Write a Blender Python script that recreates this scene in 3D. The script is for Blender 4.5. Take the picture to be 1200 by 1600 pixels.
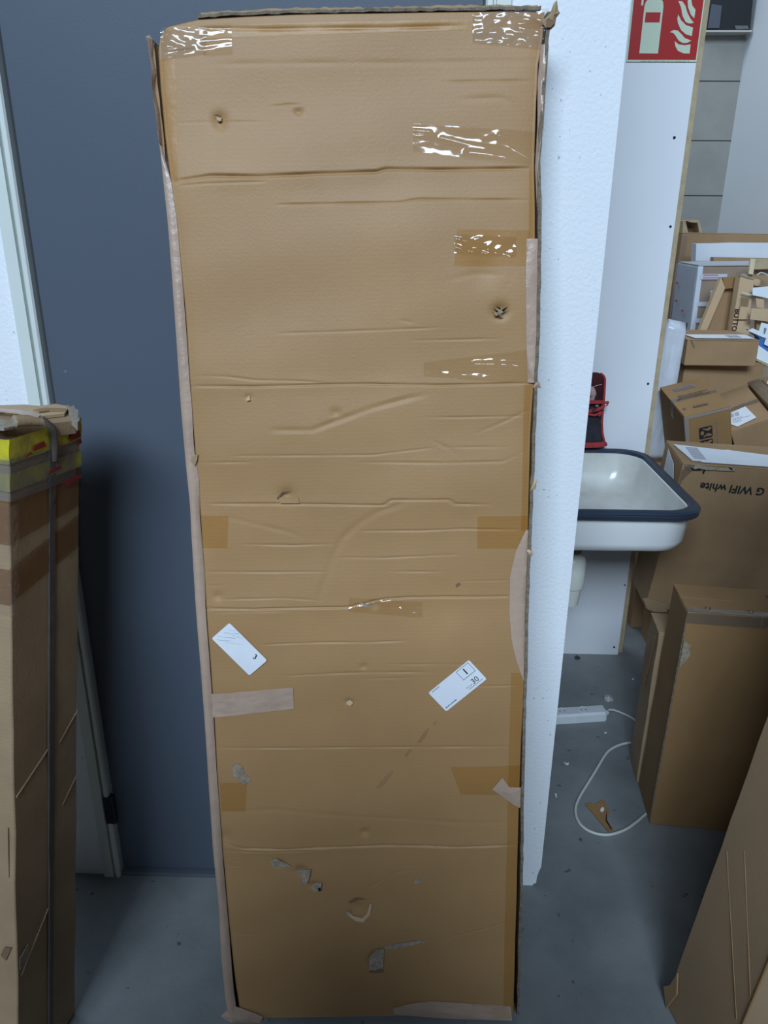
import bpy, bmesh, math, random
import numpy as np
from mathutils import Vector, Matrix, noise

sc = bpy.context.scene
for o in list(bpy.data.objects):
    bpy.data.objects.remove(o)

# ------------------------------------------------------------------ camera
FPX, H, CY = 1200.0, 1.6, -1.5144            # focal length in pixels, eye height, distance to the door wall
_down = np.array([577.5 - 600, 3945 - 800, FPX]); _down /= np.linalg.norm(_down)
_Z = -_down
_Y0 = np.array([0, 0, 1.0]) - _Z * _Z[2]; _Y0 /= np.linalg.norm(_Y0)
_X0 = np.cross(_Y0, _Z)
_yaw = math.radians(1.42)
_X = _X0 * math.cos(_yaw) - _Y0 * math.sin(_yaw)
_Y = _X0 * math.sin(_yaw) + _Y0 * math.cos(_yaw)
AX = np.array([_X, _Y, _Z])                  # world = AX @ camera-space (x right, y down, z forward)
EYE = np.array([0.0, CY, H])
cam = bpy.data.cameras.new('camera'); cam_o = bpy.data.objects.new('camera', cam)
sc.collection.objects.link(cam_o)
cam.sensor_fit = 'AUTO'; cam.sensor_width = 36.0; cam.lens = 36.0 * FPX / 1600.0
cam.clip_start = 0.02; cam.clip_end = 60
cr, cd_, cf = AX[:, 0], AX[:, 1], AX[:, 2]
cam_o.matrix_world = Matrix(((cr[0], -cd_[0], -cf[0], EYE[0]), (cr[1], -cd_[1], -cf[1], EYE[1]),
                             (cr[2], -cd_[2], -cf[2], EYE[2]), (0, 0, 0, 1)))
sc.camera = cam_o

# ------------------------------------------------------------------ world, lamps, exposure
w = bpy.data.worlds.new('hall_ambient'); sc.world = w; w.use_nodes = True
bg = w.node_tree.nodes['Background']
bg.inputs[0].default_value = (0.55, 0.70, 1.0, 1); bg.inputs[1].default_value = 0.042
def area(name, loc, target, sx, sy, power, col):
    l = bpy.data.lights.new(name, 'AREA'); l.shape = 'RECTANGLE'; l.size = sx; l.size_y = sy
    l.energy = power; l.color = col
    o = bpy.data.objects.new(name, l); sc.collection.objects.link(o)
    o.location = loc
    o.rotation_euler = (Vector(target) - Vector(loc)).to_track_quat('-Z', 'Y').to_euler()
    return o
area('skylight', (-0.9, -8.0, 6.5), (0.0, 0.0, 1.0), 5.0, 2.8, 1110, (0.65, 0.815, 1.0))
area('hall_light', (0.1, 2.7, 4.3), (1.7, 3.0, 1.0), 1.6, 1.6, 46, (0.72, 0.85, 1.0))
vs = sc.view_settings
vs.view_transform = 'Standard'; vs.look = 'None'; vs.exposure = 0.0; vs.gamma = 1.0
vs.use_curve_mapping = False

# ------------------------------------------------------------------ measuring: a line of sight meets a real plane of the place
def ray(px, py): return AX @ np.array([px - 600.0, py - 800.0, FPX])
def onY(px, py, Y):
    d = ray(px, py); return EYE + d * ((Y - CY) / d[1])
def onZ(px, py, z):
    d = ray(px, py); return EYE + d * ((z - H) / d[2])
def floor_pt(px, py): return onZ(px, py, 0.0)

# ------------------------------------------------------------------ materials
MATS = {}
def mat(name, col, rough=0.8, var=0.0, vscale=6.0, col2=None, bump=0.0, bscale=60.0, wave=0.0, wscale=140.0,
        wdir='Z', spec=0.3, metal=0.0, speck=None, coat=0.0, detail=6.0):
    if name in MATS: return MATS[name]
    m = bpy.data.materials.new(name); m.use_nodes = True
    nt = m.node_tree; N = nt.nodes; L = nt.links
    b = N['Principled BSDF']
    b.inputs['Roughness'].default_value = rough; b.inputs['Metallic'].default_value = metal
    b.inputs['Specular IOR Level'].default_value = spec
    if coat: b.inputs['Coat Weight'].default_value = coat; b.inputs['Coat Roughness'].default_value = 0.15
    tc = N.new('ShaderNodeTexCoord')
    c = (*col, 1)
    out = None
    if var > 0 or col2:
        nz = N.new('ShaderNodeTexNoise'); nz.inputs['Scale'].default_value = vscale; nz.inputs['Detail'].default_value = detail
        nz.inputs['Roughness'].default_value = 0.6
        L.new(tc.outputs['Object'], nz.inputs['Vector'])
        mp = N.new('ShaderNodeMapRange'); mp.inputs[1].default_value = 0.32; mp.inputs[2].default_value = 0.68
        L.new(nz.outputs[0], mp.inputs[0])
        mx = N.new('ShaderNodeMix'); mx.data_type = 'RGBA'
        L.new(mp.outputs[0], mx.inputs[0])
        c2 = col2 or tuple(x * (1 - var) for x in col)
        mx.inputs[6].default_value = c; mx.inputs[7].default_value = (*c2, 1)
        out = mx.outputs[2]
    if wave > 0:
        wv = N.new('ShaderNodeTexWave'); wv.bands_direction = wdir; wv.inputs['Scale'].default_value = wscale / 20.0 * 1.0
        wv.inputs['Distortion'].default_value = 0.6; wv.inputs['Detail'].default_value = 1.0
        L.new(tc.outputs['Object'], wv.inputs['Vector'])
        mr = N.new('ShaderNodeMapRange'); mr.inputs[3].default_value = 1 - wave; mr.inputs[4].default_value = 1.0
        L.new(wv.outputs['Fac'], mr.inputs[0])
        m2 = N.new('ShaderNodeMix'); m2.data_type = 'RGBA'; m2.blend_type = 'MULTIPLY'; m2.inputs[0].default_value = 1.0
        if out: L.new(out, m2.inputs[6])
        else: m2.inputs[6].default_value = c
        L.new(mr.outputs[0], m2.inputs[7]); out = m2.outputs[2]
    if speck:                                  # (scale, threshold, colour): sparse small marks
        vo = N.new('ShaderNodeTexNoise'); vo.inputs['Scale'].default_value = speck[0]; vo.inputs['Detail'].default_value = 2
        L.new(tc.outputs['Object'], vo.inputs['Vector'])
        cr_ = N.new('ShaderNodeMapRange'); cr_.inputs[1].default_value = speck[1]; cr_.inputs[2].default_value = speck[1] + 0.03
        L.new(vo.outputs[0], cr_.inputs[0])
        m3 = N.new('ShaderNodeMix'); m3.data_type = 'RGBA'
        L.new(cr_.outputs[0], m3.inputs[0])
        if out: L.new(out, m3.inputs[6])
        else: m3.inputs[6].default_value = c
        m3.inputs[7].default_value = (*speck[2], 1); out = m3.outputs[2]
    if out: L.new(out, b.inputs['Base Color'])
    else: b.inputs['Base Color'].default_value = c
    if bump > 0:
        bn = N.new('ShaderNodeTexNoise'); bn.inputs['Scale'].default_value = bscale; bn.inputs['Detail'].default_value = 4
        L.new(tc.outputs['Object'], bn.inputs['Vector'])
        bp = N.new('ShaderNodeBump'); bp.inputs['Strength'].default_value = bump; bp.inputs['Distance'].default_value = 0.004
        L.new(bn.outputs[0], bp.inputs['Height']); L.new(bp.outputs[0], b.inputs['Normal'])
    MATS[name] = m; return m

def film(name, tint, gloss=0.12, rough=0.12, bscale=40.0, bstr=0.25, haze=0.0, hazecol=(0.7, 0.7, 0.7)):
    """clear sticky tape or wrap: tinted see-through film with a gloss on top"""
    if name in MATS: return MATS[name]
    m = bpy.data.materials.new(name); m.use_nodes = True
    nt = m.node_tree; N = nt.nodes; L = nt.links
    N.remove(N['Principled BSDF'])
    tr = N.new('ShaderNodeBsdfTransparent'); tr.inputs[0].default_value = (*tint, 1)
    gl = N.new('ShaderNodeBsdfGlossy'); gl.inputs['Roughness'].default_value = rough; gl.inputs[0].default_value = (1, 1, 1, 1)
    df = N.new('ShaderNodeBsdfDiffuse'); df.inputs[0].default_value = (*hazecol, 1)
    tc = N.new('ShaderNodeTexCoord'); nz = N.new('ShaderNodeTexNoise'); nz.inputs['Scale'].default_value = bscale
    L.new(tc.outputs['Object'], nz.inputs['Vector'])
    bp = N.new('ShaderNodeBump'); bp.inputs['Strength'].default_value = bstr; bp.inputs['Distance'].default_value = 0.004
    L.new(nz.outputs[0], bp.inputs['Height']); L.new(bp.outputs[0], gl.inputs['Normal'])
    fr = N.new('ShaderNodeLayerWeight'); fr.inputs[0].default_value = 0.5
    pw = N.new('ShaderNodeMath'); pw.operation = 'POWER'; pw.inputs[1].default_value = 5.0; L.new(fr.outputs['Facing'], pw.inputs[0])
    mu = N.new('ShaderNodeMath'); mu.operation = 'MULTIPLY_ADD'; mu.inputs[1].default_value = 0.4; mu.inputs[2].default_value = gloss
    L.new(pw.outputs[0], mu.inputs[0])
    m0 = N.new('ShaderNodeMixShader'); m0.inputs[0].default_value = haze
    L.new(tr.outputs[0], m0.inputs[1]); L.new(df.outputs[0], m0.inputs[2])
    m1 = N.new('ShaderNodeMixShader'); L.new(mu.outputs[0], m1.inputs[0])
    L.new(m0.outputs[0], m1.inputs[1]); L.new(gl.outputs[0], m1.inputs[2])
    L.new(m1.outputs[0], N['Material Output'].inputs[0])
    MATS[name] = m; return m

CARD = mat('cardboard', (0.405, 0.230, 0.098), 0.52, 0.10, 5.0, spec=0.38, bump=0.10, bscale=220, wave=0.03, wscale=900)
CARD_B = mat('cardboard_brown', (0.40, 0.25, 0.13), 0.75, 0.18, 7.0, bump=0.12, bscale=200, wave=0.05, wscale=900)
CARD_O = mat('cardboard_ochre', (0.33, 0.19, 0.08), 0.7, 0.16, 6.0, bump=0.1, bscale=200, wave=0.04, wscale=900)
CARD_G = mat('cardboard_greyed', (0.40, 0.275, 0.16), 0.8, 0.2, 9.0, bump=0.15, bscale=160, wave=0.04, wscale=900)
CARD_P = mat('cardboard_pale', (0.60, 0.43, 0.26), 0.75, 0.12, 6.0, bump=0.1, bscale=200)
EDGE = mat('cut_corrugated_edge', (0.24, 0.19, 0.14), 0.9, 0.5, 120.0, bump=0.6, bscale=260)
INNER = mat('bare_inner_liner', (0.22, 0.14, 0.08), 0.9, 0.3, 30.0)
TORN = mat('torn_fibre', (0.42, 0.36, 0.28), 0.95, 0.4, 90.0, bump=0.7, bscale=200)
TORNG = mat('torn_grey_fibre', (0.42, 0.34, 0.25), 0.95, 0.45, 90.0, bump=0.7, bscale=200)
PINK = mat('buff_tape', (0.48, 0.335, 0.25), 0.34, 0.14, 14.0, bump=0.45, bscale=60, spec=0.5, coat=0.25)
PAPER = mat('white_paper', (0.78, 0.80, 0.84), 0.6, 0.06, 20.0)
INK = mat('black_ink', (0.02, 0.02, 0.025), 0.7)
INKG = mat('grey_ink', (0.22, 0.23, 0.27), 0.7)
AMBER = film('amber_tape', (0.955, 0.895, 0.755), 0.012, 0.3)
CLEAR = film('clear_tape', (0.98, 0.955, 0.90), 0.05, 0.08, 25, 0.15)
WRINK = film('wrinkled_tape', (0.96, 0.93, 0.88), 0.05, 0.12, 50, 0.4, 0.10, (0.55, 0.52, 0.48))
WRAP = film('plastic_wrap', (0.95, 0.97, 0.99), 0.06, 0.12, 30, 0.6, 0.12, (0.75, 0.78, 0.84))

# ------------------------------------------------------------------ mesh helpers
COL = sc.collection
def new_obj(name, verts, faces, m, parent=None, smooth=False, angle=35, slots=None, fmat=None):
    me = bpy.data.meshes.new(name); me.from_pydata([tuple(map(float, v)) for v in verts], [], faces); me.update()
    bm = bmesh.new(); bm.from_mesh(me); bmesh.ops.recalc_face_normals(bm, faces=bm.faces); bm.to_mesh(me); bm.free()
    for mm in ([m] + (slots or [])): me.materials.append(mm)
    if fmat: me.polygons.foreach_set('material_index', fmat)
    if smooth:
        me.polygons.foreach_set('use_smooth', [True] * len(me.polygons))
        me.set_sharp_from_angle(angle=math.radians(angle))
    o = bpy.data.objects.new(name, me); COL.objects.link(o)
    if parent: o.parent = parent
    return o
def tag(o, label=None, cat=None, group=None, kind=None):
    if label: o['label'] = label
    if cat: o['category'] = cat
    if group: o['group'] = group
    if kind: o['kind'] = kind
    return o
def empty(name, M=None, **k):
    o = bpy.data.objects.new(name, None); COL.objects.link(o); o.empty_display_size = 0.05
    if M is not None: o.matrix_world = M
    return tag(o, **k)
def box_vf(x0, x1, y0, y1, z0, z1):
    v = [(x0, y0, z0), (x1, y0, z0), (x1, y1, z0), (x0, y1, z0), (x0, y0, z1), (x1, y0, z1), (x1, y1, z1), (x0, y1, z1)]
    f = [(0, 3, 2, 1), (4, 5, 6, 7), (0, 1, 5, 4), (1, 2, 6, 5), (2, 3, 7, 6), (3, 0, 4, 7)]
    return v, f
def box(name, x0, x1, y0, y1, z0, z1, m, parent=None, bevel=0.0):
    o = new_obj(name, *box_vf(x0, x1, y0, y1, z0, z1), m, parent)
    if bevel:
        md = o.modifiers.new('bevel', 'BEVEL'); md.width = bevel; md.segments = 2
    return o
def prism(name, pts, back, m, parent=None, smooth=False):
    """outline (3-D points, one plane) given depth along the vector back"""
    n = len(pts); b = np.array(back, float)
    v = [np.array(p, float) for p in pts] + [np.array(p, float) + b for p in pts]
    f = [tuple(range(n)), tuple(range(2 * n - 1, n - 1, -1))] + [(i, (i + 1) % n, n + (i + 1) % n, n + i) for i in range(n)]
    return new_obj(name, v, f, m, parent, smooth)
def tube(name, pts, r, m, parent=None, seg=10, closed=False, cap=True):
    pts = [Vector(p) for p in pts]; n = len(pts); V = []; F = []
    up = Vector((0, 0, 1)); prev = None
    for i, p in enumerate(pts):
        a = pts[(i - 1) % n] if (closed or i > 0) else p
        b = pts[(i + 1) % n] if (closed or i < n - 1) else p
        t = (b - a).normalized()
        if prev is None:
            s = t.cross(up)
            if s.length < 0.05: s = t.cross(Vector((1, 0, 0)))
        else:
            s = prev - t * prev.dot(t)
        s.normalize(); prev = s; q = t.cross(s)
        rr = r[i] if isinstance(r, (list, tuple)) else r
        for k in range(seg):
            an = 2 * math.pi * k / seg
            V.append(p + s * math.cos(an) * rr + q * math.sin(an) * rr)
    for i in range(n if closed else n - 1):
        for k in range(seg):
            a = i * seg + k; b = i * seg + (k + 1) % seg; c = ((i + 1) % n) * seg + (k + 1) % seg; d = ((i + 1) % n) * seg + k
            F.append((a, b, c, d))
    if cap and not closed:
        F.append(tuple(range(seg))); F.append(tuple(range((n - 1) * seg, n * seg)))
    return new_obj(name, V, F, m, parent, True, 60)
def smooth_path(pts, sub=6, closed=False):
    P = [Vector(p) for p in pts]; n = len(P); out = []
    rng = range(n) if closed else range(n - 1)
    for i in rng:
        p0 = P[(i - 1) % n] if closed or i > 0 else P[i]; p1 = P[i]; p2 = P[(i + 1) % n]
        p3 = P[(i + 2) % n] if closed or i < n - 2 else p2
        for k in range(sub):
            t = k / sub
            out.append(0.5 * ((2 * p1) + (p2 - p0) * t + (2 * p0 - 5 * p1 + 4 * p2 - p3) * t * t + (3 * p1 - p0 - 3 * p2 + p3) * t ** 3))
    if not closed: out.append(P[-1])
    return out
def lathe(name, prof, c, m, parent=None, seg=28):
    V = []; F = []
    for r, z in prof:
        for k in range(seg):
            a = 2 * math.pi * k / seg; V.append((c[0] + r * math.cos(a), c[1] + r * math.sin(a), z))
    for i in range(len(prof) - 1):
        for k in range(seg):
            F.append((i * seg + k, i * seg + (k + 1) % seg, (i + 1) * seg + (k + 1) % seg, (i + 1) * seg + k))
    F.append(tuple(range(seg))); F.append(tuple(range((len(prof) - 1) * seg, len(prof) * seg)))
    return new_obj(name, V, F, m, parent, True, 40)
def text_mesh(name, s, size, M, m, parent, bold=False, align='CENTER'):
    """flat print: M places the text's own x (reading direction) / y plane in the parent's space"""
    cu = bpy.data.curves.new(name, 'FONT'); cu.body = s; cu.size = size; cu.align_x = align; cu.align_y = 'CENTER'
    cu.extrude = 0.0002; cu.resolution_u = 3
    if bold: cu.offset = size * 0.018
    t = bpy.data.objects.new(name + '_tmp', cu); COL.objects.link(t)
    dg = bpy.context.evaluated_depsgraph_get(); me = bpy.data.meshes.new_from_object(t.evaluated_get(dg))
    bpy.data.objects.remove(t); bpy.data.curves.remove(cu)
    me.transform(M); me.materials.clear(); me.materials.append(m); me.name = name
    o = bpy.data.objects.new(name, me); COL.objects.link(o); o.parent = parent
    return o
def frame(o, ux, uy):
    ux = Vector(ux).normalized(); uy = Vector(uy).normalized(); n = ux.cross(uy)
    return Matrix(((ux.x, uy.x, n.x, o[0]), (ux.y, uy.y, n.y, o[1]), (ux.z, uy.z, n.z, o[2]), (0, 0, 0, 1)))
def plate(name, pts2, M, th, m, parent):
    """flat polygon pts2 in the plane of M, thickness th along +normal"""
    p = [M @ Vector((x, y, 0)) for x, y in pts2]; n = (M.to_3x3() @ Vector((0, 0, 1))) * th
    return prism(name, p, n, m, parent)
def rect2(x0, x1, y0, y1): return [(x0, y0), (x1, y0), (x1, y1), (x0, y1)]
def rrect2(x0, x1, y0, y1, r, n=4):
    out = []
    for cx, cy, a0 in ((x1 - r, y0 + r, -90), (x1 - r, y1 - r, 0), (x0 + r, y1 - r, 90), (x0 + r, y0 + r, 180)):
        for k in range(n + 1):
            a = math.radians(a0 + 90 * k / n); out.append((cx + r * math.cos(a), cy + r * math.sin(a)))
    return out
def joined_plates(name, polys, M, th, m, parent):
    V = []; F = []
    for pts in polys:
        b = len(V); n = len(pts); nn = (M.to_3x3() @ Vector((0, 0, 1))) * th
        p = [M @ Vector((x, y, 0)) for x, y in pts]; V += p + [q + nn for q in p]
        F += [tuple(range(b, b + n)), tuple(range(b + 2 * n - 1, b + n - 1, -1))]
        F += [(b + i, b + (i + 1) % n, b + n + (i + 1) % n, b + n + i) for i in range(n)]
    return tag(new_obj(name, V, F, m, parent), kind='stuff')
def bars(x0, x1, y0, y1, seed, n=16):
    rnd = random.Random(seed); x = x0; out = []; step = (x1 - x0) / n
    for i in range(n):
        wv = step * rnd.uniform(0.25, 0.8); out.append(rect2(x, x + wv, y0, y1)); x += step
    return out
def dashes(x0, x1, y0, y1, rows, seed, hh=0.35, fill=(0.4, 0.95)):
    rnd = random.Random(seed); out = []; st = (y1 - y0) / rows
    for r in range(rows):
        y = y1 - st * (r + 0.5); x = x0; xe = x0 + (x1 - x0) * rnd.uniform(*fill)
        while x < xe:
            l = min(rnd.uniform(0.04, 0.16) * (x1 - x0), xe - x); out.append(rect2(x, x + l, y - st * hh / 2, y + st * hh / 2)); x += l + 0.025 * (x1 - x0)
    return out

# ------------------------------------------------------------------ the setting
WHITE_WALL = mat('stippled_white_wall', (0.80, 0.83, 0.86), 0.85, 0.03, 3.0, bump=0.35, bscale=130, speck=(110, 0.70, (0.42, 0.44, 0.47)))
BOARD = mat('white_board', (0.83, 0.85, 0.88), 0.6, 0.04, 3.0, speck=(38, 0.76, (0.4, 0.42, 0.45)))
CONC = mat('concrete_floor', (0.25, 0.265, 0.265), 0.62, 0.0, 3.2, col2=(0.15, 0.165, 0.17), bump=0.15, bscale=90,
           speck=(28, 0.70, (0.09, 0.095, 0.10)), spec=0.35, detail=10)
DOORM = mat('slate_door_laminate', (0.082, 0.100, 0.130), 0.5, 0.06, 2.0, bump=0.04, bscale=300, speck=(30, 0.79, (0.2, 0.22, 0.25)))
FRAMEM = mat('cream_steel_frame', (0.66, 0.70, 0.66), 0.4, 0.05, 8.0, speck=(18, 0.74, (0.42, 0.38, 0.3)))
STUD = mat('raw_pine', (0.52, 0.41, 0.26), 0.7, 0.25, 30.0)
BLOCK = mat('grey_blocks', (0.29, 0.287, 0.262), 0.9, 0.12, 7.0, bump=0.15, bscale=150)
JOINT = mat('dark_mortar', (0.11, 0.11, 0.105), 0.95)
SIDEW = mat('white_side_wall', (0.78, 0.81, 0.83), 0.8, 0.05, 1.5)
BLACK = mat('black_metal', (0.012, 0.013, 0.016), 0.4)
HINGE = mat('dark_steel', (0.05, 0.05, 0.055), 0.35, metal=0.8)

fl = new_obj('floor', *box_vf(-4, 4.5, -4, 5.0, -0.1, 0.0), CONC); tag(fl, kind='structure')
wl = new_obj('wall_left', *box_vf(-3.2, -0.757, 0, 0.12, 0, 3.4), WHITE_WALL); tag(wl, kind='structure')
# wall with the door: pier right of the opening with a chipped foot, and the lintel
xr = 0.369
pv = [(0.171, 0), (0.352, 0), (0.354, 0.006), (0.360, 0.008), (0.361, 0.03), (0.365, 0.05), (xr, 0.062), (xr, 3.4), (0.171, 3.4)]
wr = prism('wall_right', [(x, 0, z) for x, z in pv], (0, 0.12, 0), WHITE_WALL); tag(wr, kind='structure')
wt = new_obj('wall_lintel', *box_vf(-0.757, 0.171, 0, 0.12, 2.17, 3.4), WHITE_WALL); tag(wt, kind='structure')
# door
dr = empty('door_1', Matrix.Translation((0, 0, 0)), kind='structure')
box('door_leaf', -0.711, 0.124, 0.012, 0.055, 0.014, 2.122, DOORM, dr, 0.001)
def jamb(sx, x_in, name):
    o_ = x_in - sx * 0.043 if sx > 0 else x_in + 0.043
    prof = [(0.000, 0.020), (0.000, -0.006), (0.003, -0.010), (0.011, -0.010), (0.013, -0.007), (0.014, 0.0), (0.017, 0.0),
            (0.018, -0.010), (0.042, -0.010), (0.043, -0.008), (0.043, 0.030)]
    pts = [(x_in - a if sx > 0 else x_in + a, y, 0.0) for a, y in prof]
    return prism(name, pts, (0, 0, 2.17), FRAMEM, dr)
jamb(1, -0.714, 'door_jamb'); jamb(-1, 0.127, 'door_jamb')
hd = [(0.020, 2.125), (-0.010, 2.125), (-0.010, 2.137), (0.0, 2.139), (0.0, 2.142), (-0.010, 2.143), (-0.010, 2.168), (0.03, 2.168)]
prism('door_head', [(-0.714, y, z) for y, z in hd], (0.841, 0, 0), FRAMEM, dr)
th_m = mat('threshold_metal', (0.10, 0.12, 0.15), 0.4, 0.1, 20.0)
box('threshold', -0.714, 0.127, -0.004, 0.09, 0.0, 0.010, th_m, dr, 0.002)
box('bottom_seal', -0.711, 0.124, 0.016, 0.05, 0.010, 0.0145, BLACK, dr)
def hinge(z):
    h = tube('hinge', [(-0.711, -0.004, z - 0.042), (-0.711, -0.004, z + 0.042)], 0.0075, HINGE, dr, 12)
    for k in (-0.014, 0.014):
        tube('knuckle_ring', [(-0.711, -0.004, z + k - 0.0015), (-0.711, -0.004, z + k + 0.0015)], 0.0083, BLACK, h, 12)
    box('hinge_leaf', -0.728, -0.711, -0.0125, -0.009, z - 0.04, z + 0.04, HINGE, h)
hz = onY(176, 1262, 0)[2]
hinge(hz); hinge(2.02)
# white partition board behind the pier, carried by a pine stud
YB = 1.14
wp = empty('wall_partition', Matrix.Translation((0.6, YB, 0)), kind='structure')
wp_inv = Matrix.Translation((-0.6, -YB, 0))
def loc(o, inv):
    o.data.transform(inv); return o
loc(box('board', 0.05, 0.861, YB, YB + 0.018, 0.0, 2.9, BOARD, wp, 0.001), wp_inv)
loc(prism('stud', [(0.835, YB + 0.019, 0), (0.883, YB + 0.019, 0), (0.883, YB + 0.019, 2.9), (0.835, YB + 0.019, 2.9)], (0, 0.07, 0), STUD, wp), wp_inv)
loc(prism('stud', [(0.15, YB + 0.019, 0), (0.20, YB + 0.019, 0), (0.20, YB + 0.019, 2.9), (0.15, YB + 0.019, 2.9)], (0, 0.07, 0), STUD, wp), wp_inv)
for (px, py, r) in ((1053.5, 215, .0045), (1047.5, 354, .004), (1012.5, 599.5, .004), (959.5, 1011, .004), (978, 914, .003)):
    p = onY(px, py, YB)
    if px == 978: p[0] = 0.852
    o = lathe('screw', [(r, 0), (r, 0.0015), (r * 0.4, 0.0022)], (0, 0), BLACK, wp, 12)
    o.data.transform(Matrix.Translation((p[0] - 0.6, -0.0, p[2])) @ Matrix.Rotation(math.radians(90), 4, 'X'))
# far wall of big grey blocks, white wall to its right
YW = 4.0
wb = new_obj('wall_back', *box_vf(-0.5, 2.30, YW + 0.008, YW + 0.2, 0, 3.6), JOINT); tag(wb, kind='structure')
zj = [0.07, 0.408, 0.745, 1.083, 1.42, 1.756, 2.083, 2.42, 2.70, 3.04, 3.38, 3.6]
lo = 0.0
for i, z in enumerate(zj):
    for x0, x1 in ((0.2, 1.18), (1.186, 2.10)):
        box('block', x0, x1, YW, YW + 0.05, lo + 0.003, z - 0.003, BLOCK, wb, 0.002)
    lo = z
wq = new_obj('light_blocker', *box_vf(-0.66, 0.20, -2.10, -1.85, 0, 1.72), mat('dark_blocker', (0.10, 0.10, 0.10), 0.9)); tag(wq, kind='structure')  # unseen block added behind the camera to shade the lower part of the carton
ws = new_obj('wall_side', *box_vf(2.075, 2.25, 0.9, 4.0, 0, 3.6), SIDEW); tag(ws, kind='structure')

# ------------------------------------------------------------------ the tall flat carton leaning on the door
CW = 0.622
c0 = np.array([-0.041, -0.372, 0.0]); c1 = np.array([-0.095, -0.115, 1.905])
cv = (c1 - c0) / np.linalg.norm(c1 - c0)
cu = np.array([1.0, 0.028, 0.0]); cu -= cv * cu.dot(cv); cu /= np.linalg.norm(cu)
cn = np.cross(cu, cv)                         # towards the viewer
CT = 0.104
base = c0 + cv * 0.0145
CM = Matrix(((cu[0], -cn[0], cv[0], base[0]), (cu[1], -cn[1], cv[1], base[1]), (cu[2], -cn[2], cv[2], base[2]), (0, 0, 0, 1)))
carton = empty('tall_carton', CM, label='tall flat brown carton with two white labels leaning against the grey door', cat='box')
def uv(px, py):
    """where a line of sight meets the carton's front: (across, up)"""
    d = ray(px, py); t = (base - EYE).dot(cn) / d.dot(cn); p = EYE + d * t - base
    return np.array([p.dot(cu), p.dot(cv)])
def poly_uv(pts): return np.array([uv(*p) for p in pts])
LE = poly_uv([(246, 74), (250, 130), (257, 210), (268, 290), (276, 350), (288, 470), (300, 640), (306, 720), (314, 830), (322, 950), (332, 1090), (340, 1220),
              (348, 1340), (358, 1450), (368, 1540), (374, 1580), (376, 1612)])
RE = poly_uv([(852, 14), (848, 60), (841, 100), (838, 160), (835, 262), (836, 330), (836, 470), (834, 600), (829, 680), (827, 740), (825, 830), (822, 930), (819, 1060), (815, 1150),
              (812, 1240), (809, 1330), (808, 1400), (805, 1500), (803, 1560), (802, 1612)])
TE = poly_uv([(246, 74), (250, 48), (262, 36), (308, 26), (380, 22), (460, 19), (600, 17), (700, 15), (780, 14), (852, 14)])
LE = LE[LE[:, 1].argsort()]; RE = RE[RE[:, 1].argsort()]
def uL(v): return np.interp(v, LE[:, 1], LE[:, 0])
def uR(v): return np.interp(v, RE[:, 1], RE[:, 0])
def vT(u): return np.interp(u, TE[:, 0], TE[:, 1])
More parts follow.
